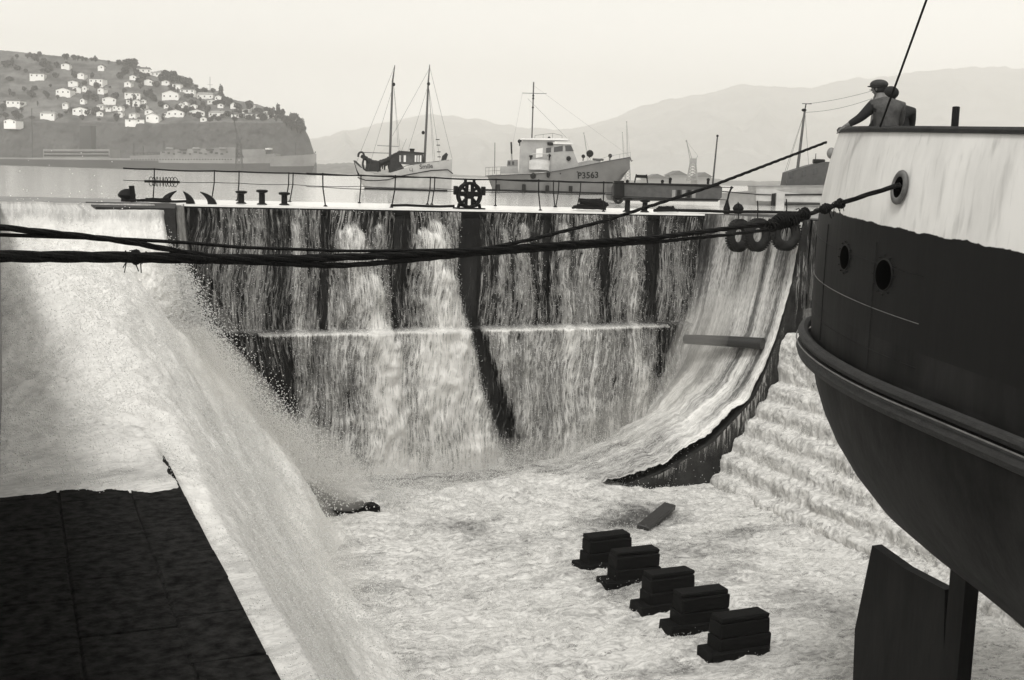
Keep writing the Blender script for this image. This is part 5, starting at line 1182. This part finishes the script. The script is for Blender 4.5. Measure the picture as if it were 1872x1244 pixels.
def plant_trees():
    protos = [make_tree(3, 0), make_tree(8, 0), make_tree(5, 1)]; used = set(); rr = random.Random(4)
    T = []
    big = [(296,150,12),(306,147,15),(316,152,17),(326,157,16),(338,158,15),(348,160,12),(286,158,9),(404,178,12),(412,188,13),(420,196,10),(378,216,9),(384,222,9),(500,205,7),(508,206,10),(515,212,12),(524,226,14),(533,232,18),(543,236,18),(550,242,15),(538,220,12),(548,228,12),(232,124,14),(242,123,13),(229,135,12),(270,140,7),(252,205,8),(262,200,9),(240,196,8),(300,178,8),(280,182,9),(268,176,10),(275,172,8),(228,172,8),(312,206,7),(325,196,7),(342,180,8),(350,178,7),(230,198,9),(246,190,10)]
    for q in big: T.append((q[0], q[1], q[2]))
    for _ in range(190):
        px = rr.uniform(0, 520); r = float(np.interp(px, *zip(*RIDGE))); c = float(np.interp(px, *zip(*CLIFF)))
        py = rr.uniform(r+4, max(r+6, c-3)); T.append((px, py, rr.uniform(4, 10)))
    for _ in range(26): px = rr.uniform(0, 400); T.append((px, float(np.interp(px, *zip(*RIDGE)))+3, rr.uniform(4, 8)))
    order = sorted([i for i in range(len(T)) if T[i][2] >= 10 and i < 60], key=lambda i: T[i][0]); ORD = 'first second third fourth fifth sixth seventh eighth ninth tenth eleventh twelfth thirteenth fourteenth fifteenth sixteenth seventeenth eighteenth nineteenth twentieth twenty-first twenty-second twenty-third twenty-fourth twenty-fifth twenty-sixth twenty-seventh twenty-eighth twenty-ninth thirtieth'.split()
    for i, (px, py, sp) in enumerate(T):
        k = 0 if i % 3 else 1
        if px in (404, 500, 508, 378) or i % 11 == 5: k = 2
        D = float(hd(px, py))-1.5; o = protos[k] if k not in used else copy_tree(protos[k]); used.add(k)
        s_ = sp*.5*D/F*1.15; p = P(px, py+sp*.5, D); o.location = p; o.scale = (s_*rr.uniform(.9, 1.3), s_*rr.uniform(.9, 1.3), s_*rr.uniform(.8, 1.1)); o.rotation_euler = (0, 0, rr.uniform(0, 6))
        tag(o, ['dark bushy tree on the headland among the white houses', 'dark bushy tree on the headland among the white houses', 'narrow upright tree on the headland slope'][k], 'tree', ['trees scattered over the headland', 'trees scattered over the headland', 'narrow trees on the headland'][k])
        if i in order: o['label'] = f'large dark tree on the headland, {ORD[min(29, order.index(i))]} large one from the left'
plant_trees()
def houses():
    H = [(262,131,26,9,0),(292,137,22,7,0),(243,175,26,9,0),(313,178,28,14,1),(344,168,24,7,0),(376,178,28,10,0),(282,218,22,12,2),(322,210,28,11,1),(360,209,26,10,1),(398,211,26,9,0),(416,212,8,7,2),(428,196,10,9,2),(460,196,11,9,2),(452,205,17,6,0),(434,213,18,6,0),(470,214,36,9,0),(498,214,14,8,1),(240,222,18,6,0),(256,222,14,6,0),(263,187,9,6,2),(304,195,7,5,2),(304,211,9,5,2),(372,220,11,7,2),(404,194,10,5,1),(488,208,12,5,2),(257,148,4,6,2),(180,150,24,9,0),(120,170,26,10,1),(70,140,24,9,0),(150,205,26,10,1),(90,212,24,9,0),(30,190,26,10,0),(200,185,22,9,2),(25,225,24,8,1)]
    r2 = random.Random(77)
    for _ in range(110):
        px = r2.uniform(120, 500); c_ = float(np.interp(px, *zip(*CLIFF))); r_ = float(np.interp(px, *zip(*RIDGE))); py = r2.uniform(r_+14, c_-12)
        if len(H) < 82 and all(abs(px-h[0]-0) > h[2]*.6+5 or abs(py-h[1]) > 9 for h in H): H.append((px, py, r2.uniform(8, 16), r2.uniform(5, 8), r2.choice((0, 1, 2))))
    words = ['low white', 'tall white gabled', 'small white']
    rr = random.Random(2)
    def row(py): return 'nearest the skyline' if py < 150 else 'across the upper slope' if py < 178 else 'across the middle slope' if py < 203 else 'just above the cliff edge'
    ORD = 'first second third fourth fifth sixth seventh eighth ninth tenth eleventh twelfth thirteenth fourteenth fifteenth sixteenth seventeenth eighteenth nineteenth twentieth twenty-first twenty-second twenty-third twenty-fourth twenty-fifth twenty-sixth twenty-seventh twenty-eighth twenty-ninth thirtieth thirty-first thirty-second thirty-third thirty-fourth thirty-fifth thirty-sixth thirty-seventh thirty-eighth thirty-ninth fortieth'.split()
    rank = {}
    for i in sorted(range(len(H)), key=lambda i: H[i][0]): r_ = row(H[i][1]); rank[i] = (r_, sum(1 for v in rank.values() if v[0] == r_))
    for i, (px, py, w_, h_, k) in enumerate(H):
        D = float(hd(px, py))-5; s_ = D/F; W = w_*s_*1.05; Hh = h_*s_*.85; Dp = min(W, 8); rz = -TH+rr.uniform(-.3, .3)
        p = P(px, py+h_*.40, D)
        where = ('far left, beyond the print edge of the hill' if px < 225 else 'near the hilltop' if py < 145 else 'on the middle slope' if py < 200 else 'in the row above the cliff')
        g = empty('house', p, rz, f'{words[k]} house, {ORD[min(39, rank[i][1])]} from the left in the row {rank[i][0]}', 'house', 'white houses on the headland')
        b = MB(); b.box((0, 0, Hh/2-1.5), (W, Dp, Hh+3))
        b.prism([(-W/2, Hh), (W/2, Hh), (W/2, Hh+.05), (-W/2, Hh+.05)], -Dp/2, Dp/2) if k == 0 else None
        if k: b.prism([(-W*.5, Hh), (W*.5, Hh), (0, Hh+h_*s_*.36)], -Dp*.49, Dp*.49)
        b.build('wall', M['house'], g)
        b = MB(); R_ = h_*s_*.40; e = .35
        if k: 
            for sg in (-1, 1): b.prism([(sg*(W/2+e), Hh-.15), (0, Hh+R_), (0, Hh+R_+.2), (sg*(W/2+e), Hh+.1)], -Dp/2-e, Dp/2+e)
        else:
            for sg in (-1, 1): b.add([(-W/2-e, sg*(Dp/2+e), Hh), (W/2+e, sg*(Dp/2+e), Hh), (W/2-1, 0, Hh+R_), (-W/2+1, 0, Hh+R_)], [(0, 1, 2, 3)])
            for sg in (-1, 1): b.add([(sg*(W/2+e), Dp/2+e, Hh), (sg*(W/2+e), -Dp/2-e, Hh), (sg*(W/2-1), 0, Hh+R_)], [(0, 1, 2)])
        rf = b.build('roof', M['roofl' if rr.random() < .45 else 'roofd'], g)
        b = MB(); b.box((W*.2, 0, Hh+R_), (.7, .7, 1.3)); b.build('chimney', M['roofd'], rf)
        for q in (np.linspace(-.36, .36, max(2, int(W/3.2))) if w_ > 19 else (rr.uniform(-.25, .25),)):
            b = MB(); b.box((q*W, -Dp/2-.02, Hh*.55), (1.0, .08, 1.1)); b.build('window', M['glass'], g)
    # distinguish labels of houses in the frame
houses()
def steamer():
    rr_ = random.Random(9)
    f = Frame(300, 640); g = f.root('steamship', 'long hazy steamship at anchor below the cliff, dark hull and pale upper works', 'ship'); l = f.l
    sx = [(-140,286,9,6),(-100,287,10,9),(0,289,10,10),(300,290.5,10,10),(450,290,10,9.5),(500,288,9.5,8),(530,286,7,5),(555,284.5,4,2),(570,283,1.5,.6),(578,282,.2,.1)]
    b = hull([((l(p, q)[0] if p < 560 else l(560+(p-560), q)[0]), l(p, q)[2], hb, hw, -3) for p, q, hb, hw in sx], 8)
    xw = l(566, 300)[0]; b.v = [((x if x < xw else xw+(x-xw)*max(0, min(1, z/7.))), y, z) for x, y, z in b.v]
    o = b.build('hull', [M['shiph'], M['shipu']], g, False)
    sp = l(300, 296.5)[2]
    for pl in o.data.polygons: pl.material_index = 1 if pl.center.z > 4.4 else 0
    def pr(nm, poly, y0=-7, y1=7, m='shipu', par=None): b = MB(); b.prism([(l(p, q)[0], l(p, q)[2]) for p, q in poly], y0, y1); return b.build(nm, M[m], par or g)
    pr('deckhouse', [(300, 291), (300, 279), (318, 275), (428, 271), (436, 271), (436, 291)]); pr('bridge', [(452, 290), (445, 275), (486, 274), (490, 278), (490, 290)]); pr('forward_house', [(488, 289), (488, 283), (508, 282), (508, 289)])
    pr('deckhouse', [(245, 291), (245, 286), (300, 284), (300, 291)]); pr('hatch', [(488, 283), (490, 276), (497, 275), (497, 283)], -3, 3, 'shiph'); pr('cabin', [(487, 274.5), (487, 272), (496, 271.5), (496, 274.5)], -3, 3, 'white')
    pr('funnel', [(150, 290), (152, 232), (172, 232), (172, 290)], -4, 4, 'shiph'); pr('deckhouse', [(90, 291), (90, 274), (210, 274), (210, 291)], -8, 8)
    for q in (279, 285): line(g, [l(92, q, -8.1), l(208, q, -8.1)], .5, 'window_band', 'shiph', 4)
    for k in range(13):
        b = MB(); b.box((l(306+k*9.6, 280+.0*k)[0], -7.1, l(306+k*9.6, 279.5+(k % 3)*1.6)[2]), (rr_.uniform(1.0, 2.0), .4, rr_.uniform(.5, 1.1))); b.build('window', M['shiph'], g)
    for k in range(5):
        b = MB(); b.box(l(318+k*24, 273+(k % 2)*1.5, -7.6), (4.2, 1.6, 1.1), bev=.4); b.build('lifeboat', M['shiph'] if k % 2 else M['shipu'], g)
    b = MB()
    for k in range(36):
        px = 252+k*5.1; b.box((l(px, 286.6)[0], -9.9, l(px, 292.6)[2]), (.7, .4, .55))
    b.build('porthole_row', M['glass'], g)
    for px, top in ((245, 262), (262, 268), (300, 258), (60, 200), (540, 262)): line(g, [l(px, 290), l(px+.3, top)], .22, 'king_post', 'shiph', 6)
    for k in range(9): line(g, [l(252+6*k, 291, -6), l(252+6*k, 281, -6)], .16, 'awning_post', 'shiph', 4)
    line(g, [l(248, 281, -6), l(303, 280, -6)], .2, 'awning_ridge', 'shiph', 4); line(g, [l(575, 282), l(577, 278)], .25, 'jack_staff', 'shiph', 5)
steamer()
def crane(px, D, top, base, w_, jib, label, cab=True, m='mgrey', grp=None):
    f = Frame(px, D, 0 if D < 300 else SEA); g = f.root('dock_crane', label, 'crane', grp); l = f.l; b = MB()
    a = [l(px-w_, base, -w_*f.s), l(px+w_, base, -w_*f.s), l(px+w_, base, w_*f.s), l(px-w_, base, w_*f.s)]; k_ = .55
    t_ = [l(px-w_*k_, top, -w_*f.s*k_), l(px+w_*k_, top, -w_*f.s*k_), l(px+w_*k_, top, w_*f.s*k_), l(px-w_*k_, top, w_*f.s*k_)]
    r = .055*w_*f.s+.05
    for i in range(4):
        b.tube([a[i], t_[i]], r, 5); n = 6
        for q in range(n):
            p0 = Vector(a[i]).lerp(Vector(t_[i]), q/n); p1 = Vector(a[(i+1) % 4]).lerp(Vector(t_[(i+1) % 4]), (q+1)/n); p2 = Vector(a[(i+1) % 4]).lerp(Vector(t_[(i+1) % 4]), q/n); b.tube([p0, p1], r*.6, 4); b.tube([p2, Vector(a[i]).lerp(Vector(t_[i]), (q+1)/n)], r*.6, 4)
    b.build('tower', M[m], g)
    if cab: b = MB(); c = l(px, top-w_*.5); b.box(c, (w_*1.3*f.s, w_*1.1*f.s, w_*1.1*f.s)); b.build('cab', M[m], g)
    if jib:
        b = MB(); j0 = Vector(l(px-w_*.4, top)); j1 = Vector(l(*jib))
        for dy in (-.12*w_*f.s, .12*w_*f.s):
            b.tube([j0+Vector((0, dy, 0)), j1+Vector((0, dy*.3, 0))], r*.8, 4); b.tube([j0+Vector((w_*.5*f.s, dy, 0)), j1], r*.7, 4)
        b.ball(j1, r*2.6, seg=8, rg=6); b.build('jib', M[m], g)
        b = MB(); b.tube([j1, l(px+w_*.9, top-w_*1.6)], r*.35, 4); b.tube([l(px+w_*.2, top), l(px+w_*.9, top-w_*1.6)], r*.7, 4); b.build('stay', M[m], g)
crane(1265, 620, 300, 331, 9, (1251, 259), 'pale quayside crane with cab and raised jib, behind the dark barge', m='mgrey')
crane(1075, 600, 296, 329, 5, (1064, 245), 'thin far crane just above the patrol boat foredeck', False)
crane(1147, 640, 300, 331, 5, (1141, 225), 'tallest of the thin far cranes, by the patrol boat bow', False)
crane(1140, 700, 300, 331, 4, (1134, 244), 'shorter thin crane left of the tallest one, by the patrol boat bow', False)
crane(437, 560, 262, 309, 6, (425, 205), 'dark lattice crane standing in front of the steamship', True, 'dgrey')
def sheds():
    for (p0, p1, y0, y1, lab) in ((1180, 1222, 327, 334, 'long low pale shed on the far wharf, left of the pale crane'), (1225, 1255, 321, 335, 'taller pale shed on the far wharf beside the crane'), (1275, 1300, 324, 336, 'pale block of buildings right of the far crane')):
        f = Frame((p0+p1)/2, 760); g = f.root('wharf_shed', lab, 'building'); l = f.l
        b = MB(); b.prism([(l(p0, y1)[0], -.3), (l(p1, y1)[0], -.3), (l(p1, y0)[0], l(p1, y0)[2]), (l(p0, y0)[0], l(p0, y0)[2])], 0, 30); b.build('wall', M['mgrey'], g)
        b = MB(); xa, za = l(p0, y0)[0], l(p0, y0)[2]; xb, zb = l(p1, y0)[0], l(p1, y0)[2]; b.prism([(xa-1, za), (xb+1, zb), ((xa+xb)/2, (za+zb)/2+3)], -1, 31); b.build('roof', M['roofd'], g)
sheds()
g = empty('signal_mast', P(384, 165, 905), 0, 'thin signal mast on the headland skyline', 'mast')
b = MB(); b.tube([(0, 0, -6), (0, 0, 10)], .2, 6); b.build('pole', M['mgrey'], g); b = MB(); b.tube([(-2, 0, 4), (2, 0, 4)], .12, 5); b.build('arm', M['mgrey'], g)
# ================================================================== AIR
b = MB(); b.box((1500, 3600, 345), (11000, 7600, 720)); hz = b.build('haze', volmat('haze', HAZE := .00030, .98, .35)); tag(hz, kind='stuff')
